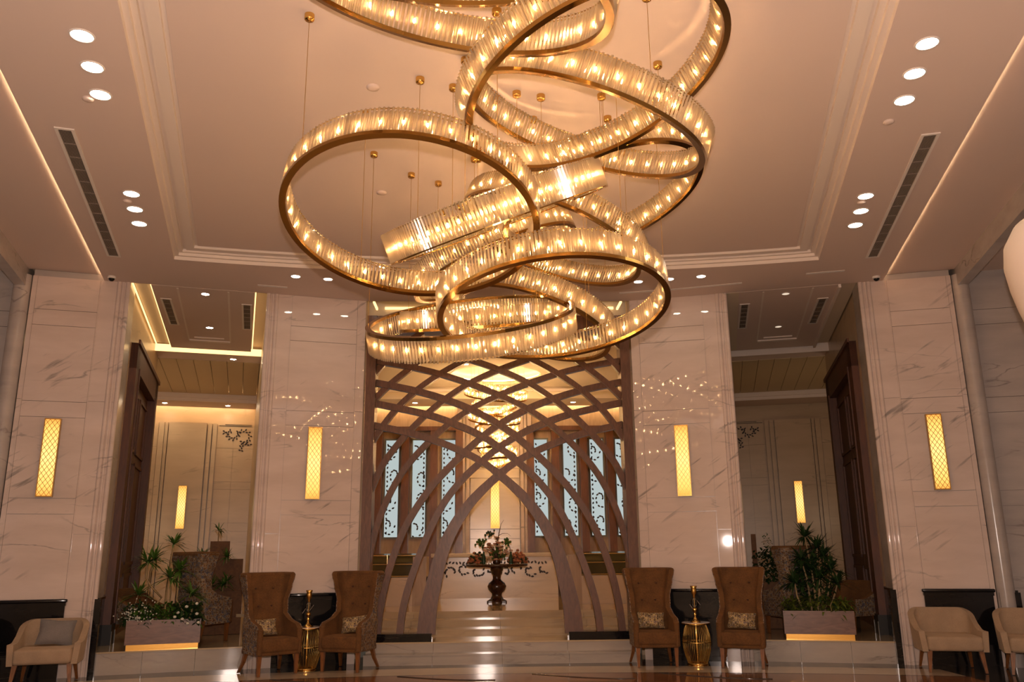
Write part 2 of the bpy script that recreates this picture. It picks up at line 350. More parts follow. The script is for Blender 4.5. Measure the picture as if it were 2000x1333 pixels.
# ------------------------------------------------------------------ pillars
ROWS = [1.03, 2.18, 2.40, 3.55, 3.78, 4.91, 5.15, 5.66]
def bead(mb, s, u, v, r, z0, z1, n=10):
    mb.loft([[(s * (u + r * cos(a)), v - r * sin(a), z) for a in [pi * k / n for k in range(n + 1)]] for z in (z0, z1)], True, True)
def pillar(s, u0, u1, outer, label):
    uc = (u0 + u1) / 2
    p = empty('pillar', label, 'pillar', wp(s, uc, 0), -s * PHI, kind='structure')
    def X(u): return s * (u - uc)
    MB().box(X(u0 + .01), X(u1 - .01), .03, .62, 0, 5.76).obj('core', M['marble_grey'], p)
    if outer: edge0, edge1, fa, fb = .30, .06, u0 + .42, u1 - .07     # inner edge carries the moulding
    else: edge0, edge1, fa, fb = .12, .36, u0 + .14, u1 - .40
    # stiles beside the field, down to the floor, in three lengths
    for a, b in ((u0, fa), (fb, u1)):
        if b - a < .05: continue
        for z0, z1 in ((0, 1.9), (1.905, 3.8), (3.805, 5.66)):
            MB().box(X(a + .003), X(b - .003), .005, .03, z0, z1).obj('stile_panel', M['marble'], p)
    # vertical mouldings on the bay edge
    e = u0 if outer else u1
    sg = 1 if outer else -1
    for off, r in ((.035, .035), (.105, .022), (.16, .03)):
        b = MB(); bead(b, s, e + sg * off - uc, .01, r, 0, 5.66); b.obj('bead_moulding', M['marble'], p)
    b = MB(); b.box(X(fa - .012), X(fa), -.004, .03, 1.03, 5.66).box(X(fb), X(fb + .012), -.004, .03, 1.03, 5.66); b.obj('field_fillet', M['marble'], p)
    # marble slabs of the field
    for z0, z1 in zip(ROWS, ROWS[1:]):
        MB().box(X(fa + .003), X(fb - .003), -.002, .03, z0 + .003, z1 - .003).obj('marble_slab', M['marble'], p)
    # black dado with a cap
    MB().box(X(fa - .02), X(fb + .02), -.03, .03, .0, .96).obj('dado_slab', M['black'], p)
    c = MB(); c.rbox(X(fa - .045), X(fb + .045), -.075, .03, .985, 1.03, .012).box(X(fa - .03), X(fb + .03), -.05, .03, .94, .985); c.obj('dado_cap', M['black'], p)
    if outer:
        MB().box(X(u0 - .05), X(u0 + .03), -.045, .05, 0, 1.02).obj('dado_strip', M['black'], p)
    if outer:  # grey half-round column on the outside corner
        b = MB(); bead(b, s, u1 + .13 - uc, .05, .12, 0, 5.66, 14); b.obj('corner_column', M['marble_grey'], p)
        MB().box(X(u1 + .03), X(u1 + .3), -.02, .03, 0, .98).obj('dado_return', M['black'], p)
    return p
UI0, UI1, UO0, UO1 = 2.27, 3.86, 5.86, 7.2
pillar(-1, UI0, UI1, False, 'white marble pillar left of the wooden lattice, black dado at its foot')
pillar(1, UI0, UI1, False, 'white marble pillar right of the wooden lattice, flash glare on its face')
pillar(-1, UO0, UO1, True, 'white marble pillar at the far left behind the cream armchairs')
pillar(1, UO0, UO1, True, 'white marble pillar at the far right behind the cream armchairs')

# ------------------------------------------------------------------ side walls of the hall: shaded alcoves beyond the outer pillars
for s in (-1, 1):
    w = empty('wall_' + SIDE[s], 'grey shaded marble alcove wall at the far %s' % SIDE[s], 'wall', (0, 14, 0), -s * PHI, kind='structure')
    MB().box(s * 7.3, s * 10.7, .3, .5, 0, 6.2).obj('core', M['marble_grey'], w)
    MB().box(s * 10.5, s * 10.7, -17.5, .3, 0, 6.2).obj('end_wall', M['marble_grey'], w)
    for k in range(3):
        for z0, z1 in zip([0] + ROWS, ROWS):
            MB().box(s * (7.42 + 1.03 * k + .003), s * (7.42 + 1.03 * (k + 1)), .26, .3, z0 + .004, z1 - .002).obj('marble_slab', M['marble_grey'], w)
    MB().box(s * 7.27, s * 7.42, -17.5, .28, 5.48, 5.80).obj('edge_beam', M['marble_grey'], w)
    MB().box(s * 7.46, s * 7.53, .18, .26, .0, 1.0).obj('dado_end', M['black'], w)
bw = empty('wall_rear', 'marble wall behind the photographer', 'wall', kind='structure')
MB().box(-8, 8, -4.7, -4.5, 0, 6.2).obj('wall_panel', M['marble_beige'], bw)

# ------------------------------------------------------------------ hall ceiling
ce = empty('ceiling', 'painted lobby ceiling with stepped tray and lit side coves', 'ceiling', (0, 0, 0), kind='structure')
def tray(d, near=.6, n=28):
    ub = 5.16 - d; yb = 11.95 - 1.02 * d
    # corner: u(x, yb - k x^2) = ub
    lo, hi = 0, 8
    for _ in range(50):
        m = (lo + hi) / 2
        if uv(m, yb - .0283 * m * m)[0] < ub: lo = m
        else: hi = m
    xc = lo; yc = yb - .0283 * xc * xc
    xn = xc - (yc - near - d) * .283
    arc = [(xc * (1 - 2 * i / n), yb - .0283 * (xc * (1 - 2 * i / n)) ** 2) for i in range(n + 1)]
    return [(xn, near + d)] + arc + [(-xn, near + d)]
T0 = tray(0)
n = len(T0)
xo = 6.24 * CF - 0
def cove_x(y): return 6.24 / CF + (y - 14) * SF / CF
outer = []
for i, (x, y) in enumerate(T0):
    if i in (0, n - 1): outer.append((math.copysign(cove_x(.6), x), .6))
    else:
        X = x / T0[1][0] * 6.0
        outer.append((X, max(13.30 if abs(X) < 2.2 else 0, 14.0 - .283 * abs(X)) if abs(X) > 2.2 else 13.40))
so = MB()
so.add([(x, y, HC) for x, y in outer] + [(x, y, HC) for x, y in T0], [(i, i + 1, n + i + 1, n + i) for i in range(n - 1)])
so.add([(cove_x(.6), .6, HC), (-cove_x(.6), .6, HC), (-.6, -5, HC), (.6, -5, HC)], [(0, 1, 2, 3)])
so.add([(cove_x(.6), .6, HC), (T0[0][0], .6, HC), (T0[-1][0], .6, HC), (-cove_x(.6), .6, HC)], [(0, 1, 2, 3)])
so.add([(x, y, HC) for x, y in outer] + [(x, y, HC + .06) for x, y in outer], [(i, i + 1, n + i + 1, n + i) for i in range(n - 1)])
so.obj('soffit', M['ceil'], ce)
prof = [(0, 0), (.005, .05), (.055, .05), (.06, .09), (.11, .09), (.115, .13), (.155, .13), (.16, .10), (.27, .10), (.275, .14), (.31, .14), (.315, .12)]
tl = [tray(d) for d, h in prof]
mo = MB()
for (a, (d0, h0)), (b, (d1, h1)) in zip(zip(tl, prof), list(zip(tl, prof))[1:]):
    mo.add([(x, y, HC + h0) for x, y in a] + [(x, y, HC + h1) for x, y in b], [(i, (i + 1) % n, n + (i + 1) % n, n + i) for i in range(n)])
mo.obj('tray_moulding', M['mould'], ce)
MB().add([(x, y, HC + .12) for x, y in tl[-1]], [tuple(range(n))]).obj('tray_panel', M['ceil'], ce)
for s in (-1, 1):
    # raised strip beyond the cove edge, with the LED line hidden on top of the soffit edge
    q = MB()
    def P(u, v, z): return tuple(wp(s, u, v, z))
    q.add([P(6.05, .02, HC + .10), P(7.55, .02, HC + .10), P(7.55, -18, HC + .10), P(6.05, -18, HC + .10)], [(0, 1, 2, 3)])
    q.add([P(6.05, .02, HC), P(6.05, .02, HC + .10), P(6.05, -18, HC + .10), P(6.05, -18, HC)], [(0, 1, 2, 3)])
    q.obj('raised_strip', M['ceil'], ce)
    q = MB(); q.add([P(7.3, .3, 5.78), P(10.6, .3, 5.78), P(10.6, -18, 5.78), P(7.3, -18, 5.78)], [(0, 1, 2, 3)]); q.obj('alcove_ceiling', M['ceil'], ce)
    q = MB(); q.hexa([P(6.15, -.02, HC + .012), P(6.17, -.02, HC + .012), P(6.17, -13.4, HC + .012), P(6.15, -13.4, HC + .012), P(6.15, -.02, HC + .03), P(6.17, -.02, HC + .03), P(6.17, -13.4, HC + .03), P(6.15, -13.4, HC + .03)])
    q.obj('cove_led', M['led_hid'], ce)

# ceiling fittings
def downlight(x, y, z, label, group, r=.075, lens='down', rz=0):
    d = empty('downlight', label, 'downlight', (x, y, z), 0, group)
    MB().lathe([(r + .015, 0), (r + .012, -.008), (r, -.008), (r, -.001)], 20, cap=False).obj('trim_ring', M['white'], d)
    MB().lathe([(1e-4, -.003), (r, -.003)], 20, cap=False).obj('lens', M[lens], d)
    return d
ordn = ['first', 'second', 'third', 'fourth', 'fifth', 'sixth']
for s, L in ((-1, [(3.45, 6.03), (3.57, 6.48), (3.70, 6.93), (4.30, 9.10), (4.44, 9.55), (4.57, 10.01)]), (1, [(3.45, 6.03), (3.57, 6.48), (3.70, 6.93), (4.30, 9.10), (4.44, 9.55), (4.57, 10.01)])):
    for k, (x, y) in enumerate(L):
        pair = 'nearer trio' if k < 3 else 'farther trio'
        downlight(s * x, y, HC, 'round lit downlight, %s from the camera in the %s by the %s vent' % (ordn[k % 3], pair, SIDE[s]), 'hall ceiling downlights', .085)
for k, x in enumerate((-3.07, -2.61, -2.15, 2.16, 2.62, 3.08)):
    downlight(x, 12.96 - .283 * abs(x), HC, 'round lit downlight above the %s inner pillar, %s from the %s' % (('left', ordn[k], 'left') if k < 3 else ('right', ordn[k - 3], 'left')), 'hall ceiling downlights', .065)
def vent(s, u0, v0, u1, v1, width, ncell, label, name='air_vent', z=HC, group='ceiling air vents'):
    a, b = wp(s, u0, v0, z), wp(s, u1, v1, z); d = b - a; L = d.length
    v = empty(name, label, 'vent', a, atan2(d.y, d.x) - pi / 2, group)
    w = width / 2
    fr = MB(); fr.box(-w - .03, -w, -.03, L + .03, -.012, .0).box(w, w + .03, -.03, L + .03, -.012, .0).box(-w, w, -.03, 0, -.012, 0).box(-w, w, L, L + .03, -.012, 0)
    fr.obj('frame', M['white'], v)
    MB().box(-w, w, 0, L, -.001, .001).obj('backing', M['dark'], v)
    cl = L / ncell
    g = MB(); g.box(-w, w, cl * .96, cl, -.010, -.002)
    for i in range(9): g.box(-w + (i + .5) * width / 9 - .003, -w + (i + .5) * width / 9 + .003, 0, cl * .96, -.009, -.002)
    me = g.mesh('grille', M['grille'])
    for k in range(ncell): link('grille', me, v, (0, cl * k, 0))
    return v
ua, va = uv(4.33, 7.58); ub, vb = uv(5.38, 11.18)
vent(-1, ua, va, ub, vb, .12, 12, 'long dark slotted air vent in the ceiling left of the tray')
vent(1, ua - .04, va, ub - .05, vb, .12, 12, 'long dark slotted air vent in the ceiling right of the tray')
for s, x, y in ((-1, 5.80, 12.10), (1, 5.80, 12.10)):
    c = empty('dome_camera', 'small dome security camera on the ceiling above the %s outer pillar' % SIDE[s], 'camera', (s * x, y, HC))
    MB().lathe([(.055, 0), (.06, -.02), (.05, -.035), (.045, -.035)], 16).obj('base', M['white'], c)
    MB().lathe([(.045, -.03), (.04, -.055), (.022, -.073), (1e-4, -.078)], 16, cap=False).obj('dome', M['dome'], c)
for x, y, lab in ((-3.84, 7.0, 'beside the nearer left downlights'), (-4.43, 9.31, 'beside the farther left downlights'), (3.74, 7.33, 'beside the nearer right downlights'), (4.33, 9.28, 'beside the farther right downlights')):
    c = empty('smoke_detector', 'round flat smoke detector on the ceiling ' + lab, 'detector', (x, y, HC), 0, 'smoke detectors')
    MB().lathe([(.05, 0), (.052, -.012), (.035, -.024), (1e-4, -.026)], 16, cap=False).obj('body', M['ceil'], c)
for x, y in ((-1.25, 6.97), (-1.45, 9.31)):
    c = empty('smoke_detector', 'pale sprinkler disc in the tray, %s the left big ring' % ('above' if y < 8 else 'seen through'), 'detector', (x, y, HC + .12), 0, 'smoke detectors')
    MB().lathe([(.06, 0), (.06, -.012), (.03, -.02), (1e-4, -.022)], 16, cap=False).obj('body', M['ceil'], c)
for (xa, ya), (xb, yb), lab in (((-3.75, 12.52), (-3.32, 12.64), 'above the left inner pillar edge'), ((1.96, 12.95), (2.67, 12.78), 'by the lattice top right'), ((2.76, 12.76), (3.81, 12.42), 'above the right inner pillar'), ((4.66, 11.97), (5.19, 11.82), 'before the right lounge bay')):
    L = sqrt((xb - xa) ** 2 + (yb - ya) ** 2)
    c = empty('slot_diffuser', 'thin pale slot diffuser in the ceiling ' + lab, 'diffuser', (xa, ya, HC), atan2(yb - ya, xb - xa))
    b = MB(); b.box(0, L, -.03, -.012, -.006, 0).box(0, L, .012, .03, -.006, 0); b.obj('trim', M['white'], c)
    MB().box(0, L, -.012, .012, -.002, .0).obj('slot', M['grille'], c)
# ------------------------------------------------------------------ the big chandelier: tilted crystal rings, each hung on its own wires
RINGS = [  # centre, axis, radius, band height, flipped (frame on top), wire angles, label
 ((-.836, 6.563, 4.272), (.063, .273, .960), 1.05, .235, 0, (41, 132, 208, 300), 'large round crystal ring at the left of the chandelier, wide open to view'),
 ((.647, 5.736, 5.074), (-.332, .091, .939), 1.05, .235, 0, (230, 262, 347, 100), 'crystal ring leaning left, its right side rising beyond the top of the picture'),
 ((.628, 6.511, 5.131), (.316, -.198, .928), 1.05, .235, 0, (358, 322, 118, 252), 'crystal ring sloping down to the right above the middle of the chandelier'),
 ((.976, 7.893, 5.026), (-.306, .094, .947), 1.05, .235, 0, (50, 85, 170, 289), 'crystal ring sloping up to the right behind the straight looking band'),
 ((.523, 8.897, 5.014), (.358, .009, .934), 1.05, .235, 0, (29, 223, 140), 'crystal ring sloping down to the right behind the straight looking band'),
 ((-.095, 9.737, 5.039), (-.399, -.095, .912), 1.05, .235, 0, (44, 132, 318), 'farthest narrow crystal ring sloping up to the right under the straight looking band'),
 ((.414, 7.436, 3.756), (-.072, .173, .982), 1.05, .235, 0, (29, 120, 180, 247), 'large low crystal ring at the right, open oval over the lattice top'),
 ((.283, 9.305, 4.150), (.305, .095, .948), .95, .235, 0, (335, 131, 230), 'crystal ring sloping steeply down to the right behind the two lowest rings'),
 ((-.368, 8.299, 3.951), (-.111, -.434, .894), 1.05, .22, 1, (124, 1, 240), 'lowest crystal ring at the left with its gold frame on top'),
 ((-.473, 4.521, 4.988), (.184, -.269, .945), 1.05, .235, 0, (45, 160, 280), 'nearest wide crystal ring crossing the top edge of the picture'),
 ((-.311, 4.204, 5.060), (-.006, -.320, .947), 1.05, .235, 0, (60, 180, 300), 'topmost crystal ring of which only the lower rim shows'),
 ((-.085, 7.394, 4.586), (-.342, -.328, .881), 1.05, .275, 0, (36, 65, 161, 275), 'crystal ring seen edge on as a bright straight slanting band'),
 ((-.311, 9.174, 4.103), (-.064, -.279, .958), .85, .2, 0, (300, 28, 160), 'small crystal ring seen edge on inside the lowest ring'),
]
def rect_ring(mb, r0, r1, z0, z1, n=96):
    mb.loft([[(r * cos(2 * pi * k / n), r * sin(2 * pi * k / n), z) for r, z in ((r0, z0), (r1, z0), (r1, z1), (r0, z1))] for k in range(n)], False, False, True)
def rods(mb, r, z0, z1, n, w, d, ph=0):
    for k in range(n):
        a = 2 * pi * (k + ph) / n; ca, sa = cos(a), sin(a)
        j = random.uniform(-.004, .004)
        pts = [(-w / 2, 0), (0, -d), (w / 2, 0), (0, d)]
        q = [((r + y) * ca - x * sa, (r + y) * sa + x * ca) for x, y in pts]
        mb.add([(x, y, z0) for x, y in q] + [(x, y, z1 + j) for x, y in q], [(3, 2, 1, 0), (4, 5, 6, 7), (0, 1, 5, 4), (1, 2, 6, 5), (2, 3, 7, 6), (3, 0, 4, 7)])
RM = {}
def ring_meshes(R, h, flip, nr, nb, fw=.027, rw=.021, bulb='bulb', br=.008):
    key = (R, h, flip)
    if key in RM: return RM[key]
    sg = -1 if flip else 1
    a = MB(); rect_ring(a, R - fw, R + fw, (-.028 if h < .27 else -.008) if not flip else -.004, .004 if not flip else .028)
    b = MB(); rods(b, R + fw * .72, sg * .006, sg * h, nr, rw, rw * .45); rods(b, R - fw * .72, sg * .006, sg * h, int(nr * .94), rw, rw * .45, .5)
    c = MB()
    for k in range(nb):
        t = 2 * pi * (k + .5) / nb
        c.lathe([(1e-4, -br * 2.2), (br, -br), (br, br * 1.3), (1e-4, br * 2.8)], 6, (R * cos(t), R * sin(t), sg * h * .45), cap=False)
    e = MB()
    for rr in (R - fw * .72, R + fw * .72):
        z = sg * h * .955; rect_ring(e, rr - .003, rr + .003, z - .004, z + .004, 72)
    RM[key] = (a.mesh('gold_frame', M['gold_ring']), b.mesh('crystal_rods', M['crystal']), c.mesh('light_bulbs', M[bulb]), e.mesh('top_rail', M['brass_pale']))
    return RM[key]
def ring_thing(name, label, cat, group, c, n, R, h, flip, wires, nr, nb, zc, bulb='bulb', fw=.027, rw=.021, br=.008, can=.04):
    nv = Vector(n).normalized(); a = nv.cross(Vector((0, 1, 0))).normalized(); b = nv.cross(a)
    t = bpy.data.objects.new(name, None); COL.objects.link(t); t.empty_display_size = .1
    m = Matrix((a, b, nv)).transposed().to_4x4(); m.translation = c; t.matrix_world = m
    tag(t, label, cat, group)
    fr, rd, bl, rl = ring_meshes(R, h, flip, nr, nb, fw, rw, bulb, br)
    link('gold_frame', fr, t); link('crystal_rods', rd, t, kind='stuff'); link('light_bulbs', bl, t, kind='stuff'); link('top_rail', rl, t)
    mi = m.inverted(); C3 = Vector(c)
    for d in wires:
        p = C3 + (a * cos(radians(d)) + b * sin(radians(d))) * R
        q = Vector((p.x, p.y, zc))
        w = MB().tube([mi @ (p - Vector((0, 0, .01))), mi @ q], .0022 if can > .03 else .0015, 5).obj('suspension_wire', M['gold_dk'], t)
        up = (mi.to_3x3() @ Vector((0, 0, 1)))
        rot = Vector((0, 0, 1)).rotation_difference(up).to_matrix().to_4x4(); rot.translation = mi @ q
        k = MB().lathe([(can, 0), (can, -can * 1.1), (can * .85, -can * 1.3), (1e-4, -can * 1.32)], 16, cap=False)
        k.v = [tuple(rot @ Vector(p)) for p in k.v]; k.obj('ceiling_canopy', M['gold'], t)
    return t
for c, n_, R, h, fl_, wr, lab in RINGS:
    ring_thing('chandelier_ring', lab, 'chandelier', 'rings of the big chandelier', c, n_, R, h, fl_, wr, int(190 * R / 1.05), int((38 if h < .27 else 64) * R / 1.05), HC + .12)
# ------------------------------------------------------------------ wooden lattice screen of interlaced curved ribs
la = empty('lattice_screen', 'tall wooden lattice screen of crossing curved ribs over the stairs', 'screen', (0, 13.5, .30))
RIBS = {
 'A': [(-1.13, .40), (-1.10, .75), (-1.03, 1.1), (-.90, 1.6), (-.70, 2.02), (-.41, 2.42), (0, 2.80), (.32, 3.03), (.68, 3.21), (1.07, 3.36), (1.47, 3.48), (2.04, 3.60)],
 'B': [(-1.53, .40), (-1.50, .70), (-1.43, 1.02), (-1.31, 1.40), (-1.18, 1.74), (-1.06, 2.02), (-.91, 2.31), (-.75, 2.54), (-.52, 2.80), (-.27, 3.02), (.01, 3.24), (.33, 3.44), (.73, 3.62), (1.2, 3.78), (2.04, 3.96)],
 'C': [(-1.87, .40), (-1.85, .66), (-1.80, .98), (-1.72, 1.33), (-1.60, 1.70), (-1.46, 2.03), (-1.27, 2.35), (-1.05, 2.65), (-.80, 2.92), (-.54, 3.17), (-.29, 3.39), (.01, 3.61), (.43, 3.84), (.91, 4.03), (1.44, 4.18), (2.04, 4.30)],
 'D': [(-2.04, 1.42), (-1.95, 1.90), (-1.82, 2.31), (-1.64, 2.69), (-1.44, 2.99), (-1.21, 3.25), (-.98, 3.47), (-.73, 3.68), (-.38, 3.90), (.01, 4.09), (.43, 4.26), (.97, 4.44), (1.46, 4.56), (2.04, 4.66)],
 'E': [(-2.04, 2.54), (-1.88, 2.93), (-1.67, 3.24), (-1.43, 3.52), (-1.16, 3.79), (-.84, 4.05), (-.47, 4.29), (-.02, 4.50), (.47, 4.68), (.97, 4.83), (1.46, 4.94), (2.04, 5.04)],
 'F': [(-2.04, 3.33), (-1.88, 3.58), (-1.65, 3.88), (-1.33, 4.18), (-.95, 4.45), (-.5, 4.70), (0, 4.92), (.41, 5.06), (.74, 5.15)],
 'G': [(-2.04, 4.00), (-1.80, 4.25), (-1.50, 4.50), (-1.20, 4.73), (-.88, 4.93), (-.5, 5.12), (-.42, 5.15)],
 'H': [(-2.04, 4.44), (-1.82, 4.70), (-1.5, 4.98), (-1.25, 5.15)],
 'I': [(-2.04, 4.86), (-1.86, 5.04), (-1.72, 5.15)],
}
def smooth_path(P, k=3):
    out = []
    for i in range(len(P) - 1):
        p0, p1, p2, p3 = [Vector(P[max(0, min(len(P) - 1, j))]) for j in (i - 1, i, i + 1, i + 2)]
        for t in [a / k for a in range(k)]:
            out.append(.5 * ((2 * p1) + (p2 - p0) * t + (2 * p0 - 5 * p1 + 4 * p2 - p3) * t * t + (3 * p1 - p0 - 3 * p2 + p3) * t ** 3))
    out.append(Vector(P[-1])); return out
def strip(path, wf, y0, y1, mir=1):
    b = MB(); rings = []
    for i, p in enumerate(path):
        t = (path[min(i + 1, len(path) - 1)] - path[max(i - 1, 0)]).normalized(); nn = Vector((-t.y, t.x)); w = wf(i / (len(path) - 1), p) / 2
        a, c = p + nn * w, p - nn * w
        rings.append([(mir * a.x, y0, a.y), (mir * c.x, y0, c.y), (mir * c.x, y1, c.y), (mir * a.x, y1, a.y)])
    return b.loft(rings, True, False)
for key, pts in RIBS.items():
    path = smooth_path([(x, z - .30) for x, z in pts])
    for mir in (1, -1):
        dy = .012 * mir
        if key == 'A': wf = lambda t, p: .28 - .15 * min(1, max(0, (p.y - .1) / 2.3)) if p.x < .05 else .105
        elif key in 'BC': wf = lambda t, p: .105
        else: wf = lambda t, p: .092
        strip(path, wf, -.055 + dy, .055 + dy, mir).obj('rib', M['rib'], la)
for s in (-1, 1):
    MB().box(s * 1.995, s * 2.15, -.16, .2, .0, 5.1).obj('post', M['lattice'], la)
    b = MB(); b.box(s * 1.04, s * 2.0, -.13, .13, 0, .115); b.obj('base_block', M['black'], la)
hb = MB(); hb.box(-2.15, 2.15, -.14, .18, 4.84, 5.1); hb.obj('header', M['lattice'], la)
# ------------------------------------------------------------------ reception behind the lattice
RZ = .63
rw_ = empty('wall_reception', 'reception walls with pale wood panels and marble centre', 'wall', kind='structure')
for s in (-1, 1):
    MB().box(s * 3.75, s * 3.85, 13.9, 20.3, 0, 6).obj('side_panel', M['marble_beige'], rw_)
    MB().box(s * 2.25, s * 3.85, 14.0, 14.1, 0, 6).obj('return_panel', M['marble_beige'], rw_)
    MB().box(s * .9, s * 3.8, 20.18, 20.3, RZ, 5.3).obj('wood_panel', M['panelwood'], rw_)
MB().box(-3.8, 3.8, 20.3, 20.4, RZ, 6).obj('core', M['marble_beige'], rw_)
# marble centre with slabs
for z0, z1 in ((RZ, 1.9), (1.9, 2.12), (2.12, 3.3), (3.3, 3.52), (3.52, 4.6), (4.6, 5.2)):
    MB().box(-.58, .58, 20.05, 20.3, z0 + .004, z1 - .004).obj('marble_slab', M['marble_desk'], rw_)
for s in (-1, 1):
    b = MB(); b.box(s * .6, s * .68, 20.0, 20.3, RZ, 5.2).box(s * .7, s * .76, 20.06, 20.3, RZ, 5.2).box(s * .78, s * .88, 20.02, 20.3, RZ, 5.2); b.obj('pilaster_moulding', M['marble'], rw_)
def leaf_poly(mb, x, y, z, L, ang, wd=.42):
    ca, sa = cos(ang), sin(ang)
    p = [(-.5, 0), (-.2, wd / 2), (.15, wd / 2), (.5, 0), (.15, -wd / 2), (-.2, -wd / 2)]
    q = [(x + L * (a * ca - b * sa), z + L * (a * sa + b * ca)) for a, b in p]
    mb.add([(a, y, c) for a, c in q] + [(a, y + .006, c) for a, c in q], [tuple(range(6))[::-1], tuple(range(6, 12))] + [(i, (i + 1) % 6, (i + 1) % 6 + 6, i + 6) for i in range(6)])
wi = 0
WX = (1.10, 1.80, 2.44, 3.06)
for s in (-1, 1):
    for k, x in enumerate(WX):
        wi += 1
        w = empty('window_%d' % wi, 'tall narrow frosted reception window with leaf pattern, %s from the centre on the %s' % (ordn[k], SIDE[s]), 'window', (s * x, 20.16, 1.96), kind='structure')
        b = MB(); b.box(-.19, -.155, -.03, .02, -.04, 2.30).box(.155, .19, -.03, .02, -.04, 2.30).box(-.155, .155, -.03, .02, -.04, 0).box(-.155, .155, -.03, .02, 2.26, 2.30)
        b.obj('window_frame', M['leafgrey'], w)
        MB().box(-.155, .155, .0, .012, 0, 2.26).obj('pane', M['pane'], w)
        lf = MB(); rnd = random.Random(wi)
        for cl in range(4):
            cx, cz = rnd.choice((-.07, .07)), .25 + cl * .58 + rnd.uniform(-.08, .08)
            for j in range(11):
                a = j * .62; r = .05 + .011 * j
                xx = cx + r * cos(a)
                if abs(xx) < .125: leaf_poly(lf, xx, -.008, cz + r * 1.5 * sin(a), .075, a + 1.2, .5)
        for j in range(20): leaf_poly(lf, -.11 if wi % 2 else .11, -.008, .1 + j * .108, .07, 1.2 + .7 * (j % 2), .5)
        lf.obj('leaf_pattern', M['leafcut'], w, kind='stuff')
ti = 0
for s in (-1, 1):
    for x in (.98 - .14, 1.44, 2.11, 2.75, 3.4):
        ti += 1
        t = MB().box(s * x - .085, s * x + .085, 19.92, 20.18, RZ, 4.42).obj('trim_%d' % ti, M['fin'], None, kind='structure')
        tag(t, 'dark wood fin on the reception back wall, x %s' % SIDE[s], 'trim', 'reception wall fins', 'structure')
        t['label'] = 'dark wood fin between the reception windows, %s from the centre on the %s' % (ordn[[.98 - .14, 1.44, 2.11, 2.75, 3.4].index(x)], SIDE[s])
    t = MB().box(s * .76, s * 3.75, 19.9, 20.18, 4.42, 4.52).obj('trim_%d' % (20 + s), M['fin'], None, kind='structure')
    tag(t, 'horizontal dark wood beam above the %s reception windows' % SIDE[s], 'trim', None, 'structure')
# reception ceiling: main plane with round cove, drop at the back
rc = empty('ceiling_reception', 'cream reception ceiling with a round lit recess', 'ceiling', kind='structure')
CX, CY, CR, CZ = 0, 17.75, .98, 5.3
b = MB(); nn = 40
inner = [(CX + CR * cos(2 * pi * k / nn), CY + CR * sin(2 * pi * k / nn), CZ) for k in range(nn)]
def sq(a):
    c, s_ = cos(a), sin(a); m = max(abs(c) / 3.75, abs(s_) / 1.9); x, y = c / m, s_ / m
    return (CX + x, CY + (y if y < 0 else y * .95 / 1.9 * 1.05), CZ)
outr = [(lambda p: (p[0], max(14.28 if p[1] < 16.2 else p[1], p[1]) , p[2]))(sq(2 * pi * k / nn)) for k in range(nn)]
b.add(inner + outr, [(k, (k + 1) % nn, nn + (k + 1) % nn, nn + k) for k in range(nn)])
ymin = min(p[1] for p in outr); ymax = max(p[1] for p in outr)
b.add([(-3.75, 14.25, CZ), (3.75, 14.25, CZ), (3.75, ymin, CZ), (-3.75, ymin, CZ)], [(0, 1, 2, 3)])
b.add([(-3.75, ymax, CZ), (3.75, ymax, CZ), (3.75, 19.0, CZ), (-3.75, 19.0, CZ)], [(0, 1, 2, 3)])
b.box(-3.75, 3.75, 14.25, 14.3, CZ, 6.1)
b.obj('main_plane', M['ceil2'], rc)
MB().lathe([(CR, 0), (CR, .07), (CR + .16, .07), (CR + .16, .2)], 40, (CX, CY, CZ), cap=False).obj('recess_rim', M['ceil2'], rc)
MB().lathe([(1e-4, .2), (CR + .16, .2)], 40, (CX, CY, CZ), cap=False).obj('recess_disc', M['ceil2'], rc)
MB().lathe([(CR + .05, .085), (CR + .07, .085), (CR + .07, .1), (CR + .05, .1)], 40, (CX, CY, CZ), cap=False).obj('recess_led', M['led_wash'], rc)
MB().box(-3.75, 3.75, 19.0, 20.0, 5.02, 5.32).obj('rear_drop', M['ceil2'], rc)
MB().box(-3.75, 3.75, 18.93, 19.0, 5.18, 5.24).obj('drop_moulding', M['mould'], rc)
MB().box(-3.75, 3.75, 20.02, 20.06, 5.06, 5.09).obj('wall_wash_led', M['led_wash'], rc)
MB().box(-3.75, 3.75, 13.3, 20.3, 6.1, 6.14).obj('slab', M['ceil2'], rc)
MB().box(-1.98, 2.05, 14.20, 14.23, 5.76, 5.80).obj('portal_led', M['led'], rc)
for s in (-1, 1):
    MB().box(s * 2.1, s * 2.13, 13.75, 14.2, 5.74, 5.78).obj('portal_side_led', M['led'], rc)
for x, y, z, lab in ((-1.87, 19.5, 5.02, 'left, in the lowered rear ceiling'), (1.85, 19.5, 5.02, 'right, in the lowered rear ceiling'), (-.62, 16.6, CZ, 'left, before the round recess'), (.82, 16.6, CZ, 'right, before the round recess')):
    downlight(x, y, z, 'small reception downlight on the ' + lab, 'reception downlights', .06)
# reception chandelier: a stack of small tilted rings
SM = [(0, 4.86, .66, .10, -.34), (.02, 4.62, .50, -.2, .16), (-.03, 4.34, .54, .08, -.34), (.02, 4.08, .46, .2, .18), (-.02, 3.86, .46, -.22, -.24), (.02, 3.64, .40, .2, .12), (0, 3.44, .34, -.12, .18)]
for i, (x, z, R, tx, ty) in enumerate(SM):
    ring_thing('small_chandelier_ring', 'small crystal ring of the reception chandelier, %s from the top of its stack' % (ordn + ['seventh'])[i], 'chandelier', 'rings of the reception chandelier', (x, CY, z), (tx, ty, 1), R, .15, 0, (40, 160, 280), int(150 * R), int(44 * R), CZ + .2, 'bulb_small', .022, .022, .008, .02)
